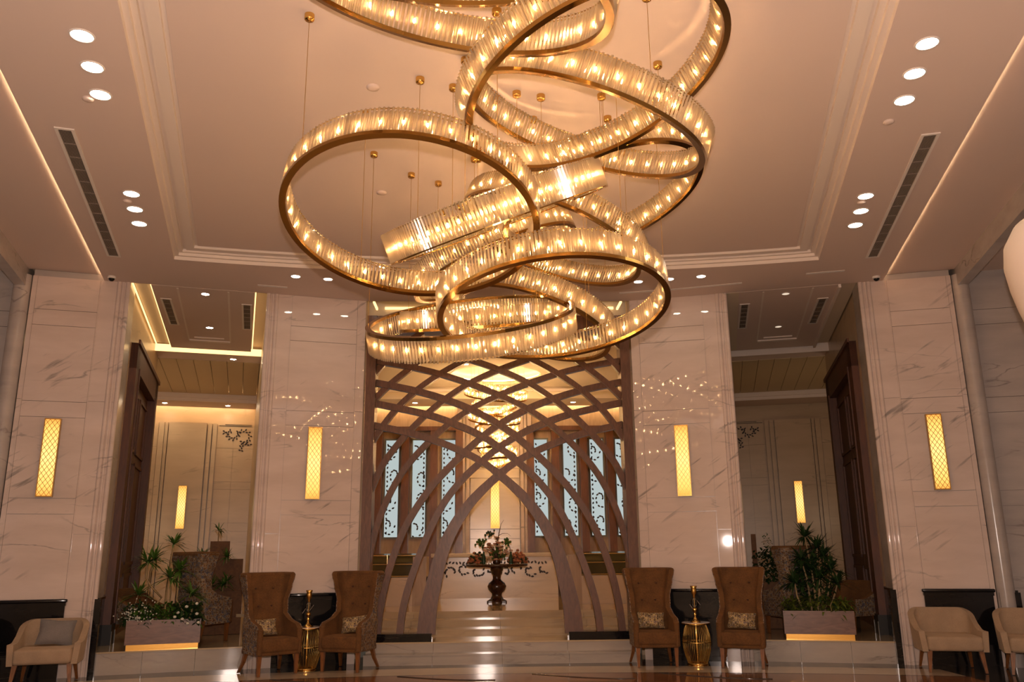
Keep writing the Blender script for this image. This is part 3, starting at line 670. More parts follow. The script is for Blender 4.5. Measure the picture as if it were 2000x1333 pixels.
# counter and desk
d = empty('reception_desk', 'long pale marble reception desk with dark leaf cutouts', 'desk', (0, 19.3, RZ))
MB().box(-1.36, 1.36, -.28, .28, 0, .86).obj('body', M['marble_desk'], d)
MB().rbox(-1.42, 1.42, -.34, .3, .86, .95, .015).obj('desk_top', M['marble_desk'], d)
MB().box(-1.12, 1.22, -.29, -.28, .36, .80).obj('front_panel', M['marble_desk'], d)
lf = MB(); rnd = random.Random(3)
for cl in range(8):
    cx = -.98 + cl * .29; cz = .56 + .05 * (cl % 2)
    for j in range(9):
        a = j * .5 + cl * 1.3; r = .085 + .007 * j
        z = cz + .8 * r * sin(a) + rnd.uniform(-.02, .02)
        if abs(cx + r * cos(a)) < 1.14: leaf_poly(lf, cx + r * cos(a), -.302, z, .078, a + 1.3 * (1 if j % 2 else .6), .5)
for k in range(30):
    if 9 < k < 15: continue
    leaf_poly(lf, -1.08 + k * .075, -.302, .745 + rnd.uniform(-.015, .015), .078, rnd.choice((.7, 1.1, 2.1, 2.5)), .5)
lf.obj('leaf_cutout', M['leafcut'], d, kind='stuff')
for s in (-1, 1):
    w = empty('side_counter', 'beige marble side counter under the %s glass display case' % SIDE[s], 'counter', (s * 2.35, 16.9, RZ))
    MB().box(-1.0, 1.0, -.3, .4, 0, .52).obj('body', M['marble_beige'], w)
    MB().box(-s * 1.0, -s * .74, -.32, .42, 0, .90).obj('end_panel', M['panelwood'], w)
    c = empty('display_case', 'dark glass display case with brass rails, %s of the stairs' % SIDE[s], 'display case', (s * 2.28, 16.9, RZ + .52))
    b = MB(); b.loft([[(x, -.28, .0), (x, .36, 0), (x, .36, .44), (x, .1, .44), (x, -.12, .40), (x, -.24, .28)] for x in (-.72, .72)], True, False)
    b.obj('glass_case', M['olive'], c)
    b = MB().tube([(-.72, -.30, .02), (.72, -.30, .02)], .012).tube([(-.72, -.27, .24), (.72, -.27, .24)], .01).tube([(-.72, -.15, .40), (.72, -.15, .40)], .012)
    b.obj('brass_rail', M['brass_pale'], c)
    MB().tube([(-s * .18, -.29, .2), (-s * .18, -.29, .42)], .014).obj('post', M['brass_pale'], c)
    MB().box(-.72, .72, -.2, .3, .2, .215).obj('shelf', M['brass_pale'], c)
# pedestal table with flowers
t = empty('pedestal_table', 'dark carved pedestal table with wide flat top in the reception', 'table', (0, 17.4, RZ))
MB().lathe([(.20, 0), (.20, .03), (.13, .07), (.10, .13), (.10, .17), (.165, .24), (.19, .31), (.16, .37), (.095, .42), (.08, .46), (.085, .52), (.11, .56), (.11, .60), (.13, .62), (.13, .68)], 20).obj('pedestal', M['urn'], t)
MB().box(-.17, .17, -.17, .17, .0, .035).obj('foot', M['urn'], t)
MB().lathe([(1e-4, .68), (.56, .68), (.62, .70), (.62, .735), (1e-4, .735)], 32, cap=False).obj('table_top', M['urn'], t)
def flowers(name, label, x, y, z, seedn, big, cols, group=None):
    rnd = random.Random(seedn)
    o = empty(name, label, 'flowers', (x, y, z), 0, group)
    h = .10 if big else .2
    r = .085 if big else .035
    MB().lathe([(r * .7, 0), (r, h * .3), (r * .8, h * .7), (r * .9, h)], 14).obj('vase', M['urn'] if big else M['glass'], o)
    stems, P1, P2 = MB(), MB(), MB(); lv = MB()
    for k in range(58 if big else 12):
        a = rnd.uniform(0, 2 * pi); sp = rnd.uniform(.03, .30 if big else .08); hh = rnd.uniform(-.02, .46 if big else .26) * (1 - .9 * sp)
        tip = (sp * cos(a), sp * sin(a) * .6, h + hh)
        stems.tube([(0, 0, h * .6), (tip[0] * .4, tip[1] * .4, h + hh * .6), tip], .004, 4)
        pm = P1 if rnd.random() < .6 else P2
        for j in range(5):
            b2 = j * 1.257 + a
            pm.ball((tip[0] + .02 * cos(b2), tip[1] + .02 * sin(b2), tip[2]), .023, 6, 4, .7)
        lv.ball((tip[0] * .6, tip[1] * .6, h + hh * .5), .018, 5, 4, 1.6)
    stems.obj('stem', M['twig'], o, kind='stuff'); P1.obj('blossom', M[cols[0]], o, kind='stuff'); P2.obj('blossom', M[cols[1]], o, kind='stuff'); lv.obj('foliage', M['leaf'], o, kind='stuff')
    return o
zt = RZ + .735
fo = flowers('flower_arrangement', 'tall flower arrangement with bare curling branch in the middle of the table', 0, 17.4, zt, 5, True, ('petal_c', 'petal_o'))
br = MB().tube([(0, 0, .1), (.02, 0, .42), (.05, 0, .62), (.09, .0, .78), (.15, 0, .87)], [.012, .01, .008, .005, .003]).tube([(.03, 0, .55), (.12, 0, .60), (.22, 0, .60), (.29, 0, .54)], [.007, .006, .004, .002]).tube([(.02, 0, .45), (-.05, 0, .56), (-.12, 0, .62)], [.007, .005, .003])
br.obj('bare_branch', M['twig'], fo)
lv = MB()
rnd = random.Random(9)
for k in range(22): lv.ball((-.13 + rnd.gauss(0, .045), rnd.gauss(0, .03), .60 + rnd.gauss(0, .03)), .022, 5, 4)
lv.obj('leaf_tuft', M['leaf2'], fo, kind='stuff')
for x, sd, lab in ((-.40, 21, 'orange flowers spread at the left end of the pedestal table'), (.42, 22, 'orange flowers spread at the right end of the pedestal table')):
    o = empty('flower_bunch', lab, 'flowers', (x, 17.35, zt), 0, 'low flower bunches'); rnd = random.Random(sd); p = MB(); q = MB()
    for k in range(80):
        a = rnd.uniform(0, 2 * pi); r = .19 * sqrt(rnd.random())
        (p if rnd.random() < .7 else q).ball((r * cos(a), r * sin(a) * .8, .03 + rnd.uniform(0, .25) * (1 - .7 * r / .2)), .032, 6, 4, .8)
    p.obj('blossom', M['petal_o'], o, kind='stuff'); q.obj('foliage', M['leaf2'], o, kind='stuff')
for x, lab in ((-.26, 'slim glass bottle vase with green sprig, left of the centre flowers'), (.28, 'slim glass bottle vase with green sprig, right of the centre flowers')):
    o = empty('bottle_vase', lab, 'vase', (x, 17.25, zt), 0, 'bottle vases on the pedestal table')
    MB().lathe([(.035, 0), (.038, .02), (.036, .15), (.018, .2), (.018, .24)], 14).obj('bottle', M['green_glass'], o)
    MB().tube([(0, 0, .2), (-.02, 0, .34), (-.09, 0, .46)], .006, 5).obj('stem', M['twig'], o)
    l = MB(); rnd = random.Random(int(x * 100) + 50)
    for k in range(24): l.ball((-.07 + rnd.gauss(0, .035), rnd.gauss(0, .02), .41 + rnd.gauss(0, .05)), .024, 5, 4)
    l.obj('sprig', M['leaf'], o, kind='stuff')
for x, lab in ((-.16, 'small chrome candle cup left of the centre flowers'), (-.10, 'small chrome candle cup touching the centre vase')):
    o = empty('candle_cup', lab, 'candle holder', (x - .03, 17.12, zt), 0, 'chrome candle cups')
    MB().lathe([(.022, 0), (.026, .13), (.022, .132), (.02, .02)], 14, cap=False).obj('cup', M['chrome'], o)
    MB().lathe([(1e-4, 0), (.022, .0), (.022, .004)], 14).obj('base', M['chrome'], o)
# ------------------------------------------------------------------ wall sconces
SCM = {}
def sconce(loc, rz, label, W=.19, H=1.08, group='amber wall sconces'):
    o = empty('wall_sconce', label, 'sconce', loc, rz, group)
    if not SCM:
        b = MB(); b.box(-W / 2 - .012, -W / 2, -.07, 0, 0, H).box(W / 2, W / 2 + .012, -.07, 0, 0, H).box(-W / 2 - .012, W / 2 + .012, -.07, 0, -.014, 0).box(-W / 2 - .012, W / 2 + .012, -.07, 0, H, H + .014).box(-W / 2, W / 2, -.012, 0, 0, H)
        g = MB(); nx, nz = 3, 12; cw, ch = W / nx, H / nz
        def seg(x0, z0, x1, z1):
            t = Vector((x1 - x0, z1 - z0)).normalized(); p = Vector((-t.y, t.x)) * .0026
            g.hexa([(x0 - p.x, -.076, z0 - p.y), (x1 - p.x, -.076, z1 - p.y), (x1 - p.x, -.066, z1 - p.y), (x0 - p.x, -.066, z0 - p.y), (x0 + p.x, -.076, z0 + p.y), (x1 + p.x, -.076, z1 + p.y), (x1 + p.x, -.066, z1 + p.y), (x0 + p.x, -.066, z0 + p.y)])
        for k in range(-nz, nx + nz + 1):      # both diagonals clipped to the panel
            for sg in (1, -1):
                pts = []
                for i in range(0, nx + 1):
                    z = (k + sg * i) * ch
                    if -1e-6 <= z <= H + 1e-6: pts.append((-W / 2 + i * cw, z))
                for a, c in zip(pts, pts[1:]): seg(a[0], a[1], c[0], c[1])
        SCM['f'] = b.mesh('frame', M['gold_dk']); SCM['g'] = g.mesh('diamond_grille', M['gold_dk'])
        SCM['d'] = MB().box(-W / 2, W / 2, -.06, -.012, 0.001, H - .001).mesh('diffuser', M['amber'])
    link('frame', SCM['f'], o); link('diffuser', SCM['d'], o); link('diamond_grille', SCM['g'], o, kind='stuff')
    return o
for s in (-1, 1):
    u, v = uv(2.89, 14 - .283 * 2.89); sconce(wp(s, u, -.003, 2.43), -s * PHI, 'lit amber wall sconce on the pillar just %s of the lattice' % SIDE[s])
    u, v = uv(6.43, 14 - .283 * 6.43); sconce(wp(s, u, -.003, 2.43), -s * PHI, 'lit amber wall sconce on the far %s pillar' % SIDE[s])
sconce((0, 20.05, 2.15), 0, 'lit amber wall sconce on the reception back wall')

# ------------------------------------------------------------------ lounges behind the bays
for s in (-1, 1):
    sd = SIDE[s]; on = s < 0
    w = empty('wall_lounge_' + sd, 'beige polished marble walls of the %s lounge' % sd, 'wall', (0, 14, 0), -s * PHI, kind='structure')
    X = lambda u: s * u
    # outer side wall with black dado, inner wall, back walls
    for v0, v1 in ((.63, 1.02), (4.62, 5.15)):
        for z0, z1 in ((.3, 1.0), (1.03, 2.4), (2.4, 3.78), (3.78, 5.15), (5.15, 5.9)):
            MB().box(X(5.9), X(6.05), v0 + .002, v1, z0 + .002, z1 - .002).obj('marble_slab', M['black'] if z0 < 1 else M['marble_beige'], w)
    MB().box(X(5.9), X(6.05), 1.02, 4.62, 4.98, 5.9).obj('marble_slab', M['marble_beige'], w)
    for v0, v1 in ((0.03, .3), (.3, .63)):
        MB().box(X(5.875), X(5.9), v0, v1, 1.03, 5.75).obj('reveal_slab', M['marble_beige'], w)
        MB().box(X(5.87), X(5.9), v0, v1, .3, 1.0).obj('reveal_dado', M['black'], w)
    MB().box(X(5.84), X(5.9), 0.03, .63, 1.0, 1.03).obj('dado_cap', M['black'], w)
    MB().box(X(6.05), X(8.9), 5.05, 5.15, .3, 5.9).obj('return_wall', M['marble_beige'], w)
    MB().box(X(8.8), X(8.9), 5.1, 10.7, .3, 5.9).obj('side_wall', M['marble_beige'], w)
    MB().box(X(3.72), X(3.84), .6, 10.7, .3, 5.9).obj('inner_wall', M['marble_beige'], w)
    MB().box(X(3.8), X(8.9), 10.6, 10.7, .3, 5.9).obj('back_core', M['marble_beige'], w)
    us = [3.84, 4.35, 4.78] ; rows = [.3, 1.0, 2.2, 2.42, 3.3, 3.5, 4.4, 5.05]
    for a, b in zip(us, us[1:]):
        for z0, z1 in zip(rows, rows[1:]):
            MB().box(X(a) + s * .003, X(b) - s * .003, 10.56, 10.6, z0 + .003, z1 - .003).obj('marble_slab', M['marble_beige'], w)
    # pilaster with the sconce
    b = MB(); b.box(X(5.06), X(6.0), 10.42, 10.6, .3, 5.05); b.obj('pilaster', M['marble_beige'], w)
    b = MB()
    for u0_, u1_ in ((4.80, 4.9), (4.93, 5.03), (6.03, 6.09), (6.12, 6.25)): b.box(X(u0_), X(u1_), 10.46, 10.6, .3, 5.05)
    b.obj('pilaster_moulding', M['marble_beige'], w)
    for z0, z1 in zip(rows, rows[1:]):
        MB().box(X(6.27), X(7.6), 10.56, 10.6, z0 + .003, z1 - .003).obj('marble_slab', M['marble_beige'], w)
    # leaf inlay and thin grooves on the back wall
    lf = MB(); rnd = random.Random(5)
    for (cx, cz, r, a0, a1, nl) in ((4.10, 4.72, .17, .3, 5.2, 17), (4.38, 4.80, .15, 2.6, 6.4, 14), (4.02, 4.40, .14, -.6, 2.4, 10), (4.55, 4.92, .12, 3.4, 5.6, 7)):
        for k in range(nl):
            a = a0 + (a1 - a0) * k / (nl - 1); rr = r + (.028 if k % 2 else -.028)
            leaf_poly(lf, s * (cx + rr * cos(a)), 10.548, cz + rr * sin(a), .075, s * (a + (.5 if k % 2 else 1.2)) if s > 0 else pi - (a + (.5 if k % 2 else 1.2)), .5)
    lf.obj('leaf_inlay', M['leafcut'], w, kind='stuff')
    b = MB(); b.box(X(3.9), X(4.75), 10.545, 10.56, 5.0, 5.012).box(X(3.9), X(4.6), 10.545, 10.56, 5.04, 5.05); b.obj('shadow_groove', M['leafcut'], w)
    # ceiling
    c = empty('ceiling_lounge_' + sd, 'lounge ceiling of the %s bay with vents, tray and cove lines' % sd, 'ceiling', (0, 14, 0), -s * PHI, kind='structure')
    q = MB(); q.box(X(4.05), X(5.58), .02, 4.25, HC, HC + .02)
    q.obj('main_plane', M['ceil'], c)
    MB().box(X(3.7), X(9), 0, 10.7, HC + .2, HC + .24).obj('slab', M['ceil2'], c)
    q = MB(); q.box(X(4.45), X(5.2), 3.44, 3.56, HC - .025, HC).box(X(4.56), X(5.1), 3.22, 3.28, HC - .02, HC).box(X(4.43), X(4.46), .1, 3.5, HC - .006, HC).box(X(5.19), X(5.22), .1, 3.5, HC - .006, HC)
    q.obj('tray_moulding', M['mould'], c)
    if on:
        for a, b_ in ((5.585, 5.60), (5.845, 5.86)): MB().box(X(a), X(b_), .02, 4.2, HC + .015, HC + .05).obj('cove_led', M['led'], c)
        MB().box(X(5.60), X(5.845), .02, 4.2, HC + .07, HC + .09).obj('cove_panel', M['ceil2'], c)
        MB().box(X(4.02), X(4.04), .02, 4.2, HC + .015, HC + .05).obj('cove_led', M['led'], c)
        MB().box(X(3.84), X(9), 4.42, 4.46, HC - .04, HC + .1).obj('cross_cove_led', M['led'], c)
    else:
        MB().box(X(5.58), X(5.62), .02, 4.25, HC - .05, HC + .05).obj('cove_edge', M['mould'], c)
        MB().box(X(5.62), X(5.88), .02, 4.25, HC + .05, HC + .07).obj('cove_panel', M['ceil2'], c)
        MB().box(X(3.84), X(9), 4.42, 4.48, HC - .09, HC + .1).obj('cross_moulding', M['mould'], c)
        MB().box(X(3.84), X(4.05), .02, 4.25, HC + .0, HC + .02).obj('cove_panel', M['ceil2'], c)
    MB().box(X(3.84), X(9), 4.48, 5.2, HC - .02, HC + .02).obj('rear_strip', M['ceil'], c)
    pm = MB().box(-.165, .165, 0, 4.0, 0, .03).mesh('ceiling_plank', M['plank'])
    for k in range(15): link('ceiling_plank', pm, c, (s * (4.02 + k * .34), 5.22, HC - .03))
    q = MB(); q.box(X(3.84), X(9), 9.24, 9.3, HC - .14, HC + .02).box(X(3.84), X(9), 9.3, 9.36, HC - .22, HC - .08); q.obj('cornice', M['mould'], c)
    MB().box(X(3.84), X(9), 9.36, 10.25, HC - .22, HC - .2).obj('rear_soffit', M['ceil'], c)
    MB().box(X(3.84), X(9), 10.25, 10.6, HC - .05, HC - .03).obj('wash_recess', M['ceil2'], c)
    if on: MB().box(X(3.9), X(8.6), 10.28, 10.3, HC - .17, HC - .14).obj('wall_wash_led', M['led_wash'], c)
    # vents and downlights
    vent(s, 5.42, .75, 5.40, 2.35, .11, 6, 'short dark vent on the outer side of the %s lounge ceiling' % sd, 'lounge_vent', HC, 'lounge vents')
    vent(s, 4.16, .75, 4.14, 2.35, .11, 6, 'short dark vent on the inner side of the %s lounge ceiling' % sd, 'lounge_vent', HC, 'lounge vents')
    for (u, v, z, lab) in ((4.80, .30, HC, 'front'), (4.80, 2.45, HC, 'middle'), (4.40, 4.95, HC - .02, 'behind the cross cove'), (4.55, 9.8, HC - .22, 'inner rear'), (6.1, 9.75, HC - .22, 'outer rear')):
        if s > 0 and lab not in ('front', 'middle'): continue
        p = wp(s, u, v, z); downlight(p.x, p.y, p.z, 'small lounge downlight in the %s bay, %s' % (sd, lab), 'lounge downlights', .06, 'down_lounge' if on else 'down_dim')
    p = wp(s, 5.53, 10.41, 2.28); sconce(p, -s * PHI, 'lit amber wall sconce on the back wall of the %s lounge' % sd)
    # tall wooden door in the outer side wall
    d = empty('door_%d' % (1 if s < 0 else 2), 'tall dark wooden panelled door with casing in the %s lounge side wall' % sd, 'door', wp(s, 5.9, 2.82, .3), -s * PHI, kind='structure')
    Y0, Y1, H = -1.8, 1.8, 4.66
    b = MB(); b.box(s * -.11, s * .1, Y0, Y0 + .42, 0.3, H).box(s * -.11, s * .1, Y1 - .42, Y1, 0.3, H).box(s * -.11, s * .1, Y0, Y1, H - .42, H); b.obj('casing', M['door'], d)
    b = MB(); b.box(s * -.14, s * -.11, Y0 - .03, Y1 + .03, H - .02, H + .05).box(s * -.13, s * -.11, Y0 + .36, Y0 + .42, .3, H - .36).box(s * -.13, s * -.11, Y1 - .42, Y1 - .36, .3, H - .36); b.obj('moulding', M['door'], d)
    for y0, y1 in ((Y0 + .42, -.005), (.005, Y1 - .42)):
        dl = MB().box(s * .02, s * .08, y0, y1, .0, H - .42).obj('door_leaf', M['door'], d)
        b = MB()
        for z0, z1 in ((.35, 1.0), (1.15, 2.9), (3.05, 4.05)):
            b.box(s * -.01, s * .02, y0 + .12, y1 - .12, z0, z0 + .05).box(s * -.01, s * .02, y0 + .12, y1 - .12, z1 - .05, z1).box(s * -.01, s * .02, y0 + .12, y0 + .17, z0, z1).box(s * -.01, s * .02, y1 - .17, y1 - .12, z0, z1)
        b.obj('panel_moulding', M['door'], dl)
    MB().box(s * -.13, s * .1, Y0, Y0 + .42, 0, .3).obj('plinth', M['dark'], d)
    for yy in (Y0 + .02, Y0 + .4): MB().box(s * -.14, s * -.13, yy - .006, yy + .006, 0.01, .2).obj('chrome_strip', M['chrome'], d)
# ------------------------------------------------------------------ wing chairs
def u_path(w, yb, yf, r=.09, n=4, nf=6):
    L = []
    for i in range(nf): L.append((-w, yf + (yb - r - yf) * i / nf))
    for i in range(n + 1):
        a = pi - (pi / 2) * i / n; L.append((-w + r + r * cos(a), yb - r + r * sin(a)))
    m = 6
    for i in range(1, m): L.append((-w + r + (2 * w - 2 * r) * i / m, yb))
    for i in range(n + 1):
        a = pi / 2 - (pi / 2) * i / n; L.append((w - r + r * cos(a), yb - r + r * sin(a)))
    for i in range(1, nf + 1): L.append((w, yb - r + (yf - yb + r) * i / nf))
    return L
def interp(tab, z):
    for (z0, *a), (z1, *b) in zip(tab, tab[1:]):
        if z <= z1:
            t = max(0, (z - z0) / (z1 - z0)); t = t * t * (3 - 2 * t); return [p + (q - p) * t for p, q in zip(a, b)]
    return list(tab[-1][1:])
# z : half width, back y, front edge y
WING = [(.27, .315, .26, -.31), (.60, .325, .285, -.31), (.64, .325, .29, -.27), (.70, .315, .295, -.02), (.78, .30, .305, .11), (.95, .305, .33, .13), (1.15, .345, .37, .10), (1.31, .375, .40, .08)]
def wing_chair(loc, rz, label, group='brown wing chairs'):
    o = empty('wing_chair', label, 'chair', loc, rz, group)
    zs = [.27, .36, .45, .54, .60, .625, .65, .675, .70, .74, .78, .86, .95, 1.03, 1.10, 1.18, 1.25, 1.31]
    def rows(off):
        R = []
        for z in zs:
            w, yb, yf = interp(WING, z); R.append([(x, y, z) for x, y in u_path(w - off, yb - off, yf + (.0 if off < .02 else .004))])
        return R
    def top_pad(R, d): return R
    A, B, C = rows(0), rows(.012), rows(.075)
    MB().shell(A, B).obj('outer_cover', M['motif'], o)
    wb = MB().shell(B, C).obj('wing_back', M['velvet'], o)
    # curved top rail of the back
    w, yb, yf = interp(WING, 1.31)
    MB().tube([(x, y, 1.30) for x, y in u_path(w - .04, yb - .04, yf + .01)], .042, 8).obj('top_roll', M['velvet'], o)
    for sx in (-1, 1): MB().tube([(sx * .285, -.31, z) for z in (.28, .4, .5, .6)], .042, 8).obj('arm_front', M['velvet'], o)
    MB().rbox(-.275, .275, -.36, .22, .30, .475, .035, 3).obj('seat', M['velvet'], o)
    MB().rbox(-.31, .31, -.335, .24, .26, .33, .02).obj('seat_rail', M['velvet'], o)
    bm_ = MB().ball((0, 0, 0), .017, 8, 6, .7).mesh('button', M['velvet_dk'])
    for x, z in ((-.13, 1.12), (.13, 1.12), (-.10, .88), (.10, .88)):
        yb2 = interp(WING, z)[1]; link('button', bm_, wb, (x, yb2 - .082, z))
    for sx in (-1, 1):
        MB().loft([[(sx * .27 + a * q, -.28 + b * q, z) for a, b in ((-1, -1), (1, -1), (1, 1), (-1, 1))] for z, q in ((0, .017), (.28, .028))], True, False).obj('leg', M['leg'], o)
        MB().loft([[(sx * (.25 + k * .05) + a * q, .20 + k * .12 + b * q, z) for a, b in ((-1, -1), (1, -1), (1, 1), (-1, 1))] for z, q, k in ((0, .016, 1), (.14, .022, .35), (.28, .028, 0))], True, False).obj('leg', M['leg'], o)
    return o
def pillow(name, label, loc, rot, w, h, th, mat, group):
    n = 12; F, Bk = [], []
    for i in range(n + 1):
        a, b = [], []
        for j in range(n + 1):
            u, v = -1 + 2 * i / n, -1 + 2 * j / n
            e = (1 - u ** 4) * (1 - v ** 4); pin = 1 - .09 * (1 - abs(u * v)) * max(abs(u), abs(v)) ** 4
            t = th / 2 * e ** .5
            a.append((w / 2 * v * pin, -t, h / 2 * u * pin)); b.append((w / 2 * v * pin, t, h / 2 * u * pin))
        F.append(a); Bk.append(b)
    o = MB().shell(F, Bk).obj(name, mat)
    tag(o, label, 'cushion', group); o.location = loc; o.rotation_euler = rot
    return o
def rel(loc, rz, x, y, z): return (loc[0] + x * cos(rz) - y * sin(rz), loc[1] + x * sin(rz) + y * cos(rz), loc[2] + z)
CH = [((-3.23, 12.46, .008), radians(38), 'brown velvet wing chair, turned right, at the left end of the front row'),
      ((-2.16, 12.72, .008), radians(-18), 'brown velvet wing chair between the left gold table and the stairs'),
      ((2.20, 12.75, .008), radians(-1), 'brown velvet wing chair between the stairs and the right gold table'),
      ((3.43, 12.50, .008), radians(-20), 'brown velvet wing chair at the right end of the front row, before the right lounge')]
for i, (l, r, lab) in enumerate(CH):
    wing_chair(l, r, lab)
    dx = -.06 if i == 0 else (.0 if i > 1 else .0)
    pillow('lumbar_cushion', 'small yellow patterned lumbar cushion on the ' + ['leftmost front wing chair', 'wing chair left of the stairs', 'wing chair right of the stairs', 'rightmost front wing chair'][i],
           rel(l, r, dx, .115, .60), (radians(-20), radians([0, -6, 2, 3][i]), r), .40, .23, .13, M['motif_y'], 'lumbar cushions on the wing chairs')
# chairs up in the lounges
for s in (-1, 1):
    p = wp(s, 4.52, 1.02, .31)
    wing_chair(p, radians(152 if s < 0 else -163), 'patterned wing chair seen from behind in the %s lounge, behind the planter' % SIDE[s], 'lounge wing chairs')

# ------------------------------------------------------------------ low tub armchairs
def tub_chair(name, label, loc, rz, m_in, m_out, group):
    o = empty(name, label, 'armchair', loc, rz, group)
    path_n = u_path(.40, .36, -.34, .17, 6, 8); n = len(path_n)
    acc = [0]
    for a, b in zip(path_n, path_n[1:]): acc.append(acc[-1] + sqrt((a[0] - b[0]) ** 2 + (a[1] - b[1]) ** 2))
    T = acc[-1]
    def hh(s_):
        t = min(s_, T - s_) / T                   # 0 at the arm front, .5 at the middle of the back
        k = min(1, max(0, (t - .10) / .28)); k = k * k * (3 - 2 * k)
        return .515 + .265 * k
    def rows(off, lift=0):
        R = []
        for i in range(7):
            q = i / 6
            pt = u_path(.40 - off + .0, .36 - off, -.34, .17 - off * .6, 6, 8)
            R.append([(x * (1 + .06 * q), y + (.05 * q if y > .05 else .02 * q), .26 + (hh(acc[j]) - .26) * q) for j, (x, y) in enumerate(pt)])
        return R
    A, B, C = rows(0), rows(.015), rows(.07)
    MB().shell(A, B).obj('outer_shell', m_out, o)
    MB().shell(B, C).obj('inner_shell', m_in, o)
    MB().rbox(-.335, .335, -.39, .28, .27, .455, .04, 3).obj('seat', m_in, o)
    for sx in (-1, 1):
        MB().loft([[(sx * (.31 + k * .03) + a * q, -.29 - k * .03 + b * q, z) for a, b in ((-1, -1), (1, -1), (1, 1), (-1, 1))] for z, q, k in ((0, .015, 1), (.27, .03, 0))], True, False).obj('leg', M['leg'], o)
        MB().loft([[(sx * (.29 + k * .04) + a * q, .22 + k * .09 + b * q, z) for a, b in ((-1, -1), (1, -1), (1, 1), (-1, 1))] for z, q, k in ((0, .015, 1), (.27, .028, 0))], True, False).obj('leg', M['leg'], o)
    return o
TB = [((-5.93, 11.78, .008), radians(16), 'cream tub armchair holding a grey cushion, far left'), ((-6.86, 11.28, .008), radians(24), 'cream tub armchair cut by the left edge of the picture'),
      ((6.03, 11.80, .008), radians(-15), 'cream tub armchair without cushion before the far right pillar'), ((6.98, 11.42, .008), radians(-24), 'cream tub armchair cut by the right edge of the picture')]
for l, r, lab in TB: tub_chair('tub_armchair', lab, l, r, M['cream'], M['cream'], 'cream tub armchairs')
pillow('grey_cushion', 'grey square cushion leaning in the left cream tub armchair', rel(TB[0][0], TB[0][1], .05, .10, .62), (radians(-22), radians(5), TB[0][1] + .1), .44, .34, .14, M['greycloth'], None)
for s in (-1, 1):
    tub_chair('lounge_armchair', 'low brown armchair with patterned outside at the wood door of the %s lounge' % SIDE[s], wp(s, 5.42, 1.75 if s < 0 else 1.55, .31), radians(75 if s < 0 else -62), M['velvet'], M['motif'], 'low lounge armchairs')

# ------------------------------------------------------------------ gold drum tables with candle holders
for s in (-1, 1):
    x, y = (-2.76, 12.68) if s < 0 else (2.80, 12.62)
    t = empty('drum_table', 'barrel shaped gold wire table between the %s pair of wing chairs' % SIDE[s], 'table', (x, y, .008), 0, 'gold drum tables')
    prof = [(0.03, .135), (.12, .165), (.22, .19), (.32, .20), (.42, .19), (.50, .165), (.555, .14)]
    b = MB()
    for k in range(44):
        a = 2 * pi * k / 44; b.tube([(r * cos(a), r * sin(a), z) for z, r in prof], .0042, 4, True, False)
    b.obj('cage_wires', M['gold_dk'], t, kind='stuff')
    b = MB(); rect_ring(b, .128, .145, .02, .035, 40); rect_ring(b, .195, .205, .312, .322, 40); rect_ring(b, .128, .145, .55, .562, 40); b.obj('hoop', M['gold'], t)
    MB().lathe([(.15, 0), (.15, .015), (.05, .022), (.018, .04), (.018, .54)], 28).obj('base', M['gold'], t)
    MB().lathe([(.195, .562), (.20, .568), (.20, .578), (.195, .584)], 36).obj('table_top', M['marble'], t)
    MB().lathe([(.201, .56), (.207, .56), (.207, .578), (.201, .578)], 36, cap=False).obj('top_rim', M['gold'], t)
    c = empty('candle_holder', 'tall polished gold candle holder on the %s drum table' % SIDE[s], 'candle holder', (x, y, .008 + .584), 0, 'gold candle holders')
    MB().lathe([(.075, 0), (.075, .008), (.05, .022), (.03, .045), (.016, .07), (.016, .085), (.03, .10), (.018, .115), (.016, .13), (.034, .16), (.036, .175), (.03, .19), (.012, .205)], 20).obj('base', M['gold'], c)
    MB().lathe([(.012, .2), (.038, .225), (.052, .26), (.052, .285), (.038, .315), (.014, .34)], 20).obj('glass_globe', M['glass'], c)
    MB().tube([(0, 0, .2), (0, 0, .345)], .006, 6).obj('stem', M['gold'], c)
    MB().lathe([(.012, .335), (.02, .35), (.018, .365), (.036, .40), (.04, .44), (.036, .47), (.05, .50), (.047, .502), (.03, .47), (.03, .42)], 20, cap=False).obj('cup', M['gold'], c)
    q = MB()
    for k, (xx, zz) in enumerate(((-.058, .215), (.055, .265))):
        q.tube([(xx - s * -.022, -.03, zz - .03), (xx + s * -.022, -.03, zz + .035)], .0035, 5)
    q.obj('side_rod', M['chrome'], c)

# ------------------------------------------------------------------ planters
def blade(mb, base, d, L, w, droop):
    d = Vector(d).normalized(); side = d.cross(Vector((0, 0, 1)))
    side = side.normalized() if side.length > .01 else Vector((1, 0, 0))
    pts = [Vector(base) + d * L * t - Vector((0, 0, droop * L * t * t)) for t in (0, .33, .68, 1)]
    ws = (.5, 1, .75, .05)
    A = [p - side * w * k / 2 for p, k in zip(pts, ws)]; B = [p + side * w * k / 2 for p, k in zip(pts, ws)]
    n = len(pts); mb.add(A + B, [(i, i + 1, n + i + 1, n + i) for i in range(n - 1)], True)
def rosette(mb, c, rnd, n=26, L=.26, w=.032):
    for k in range(n):
        a = rnd.uniform(0, 2 * pi); el = rnd.uniform(-.15, 1.25)
        blade(mb, c, (cos(a) * cos(el), sin(a) * cos(el), sin(el)), L * rnd.uniform(.7, 1.1), w, rnd.uniform(.1, .6))
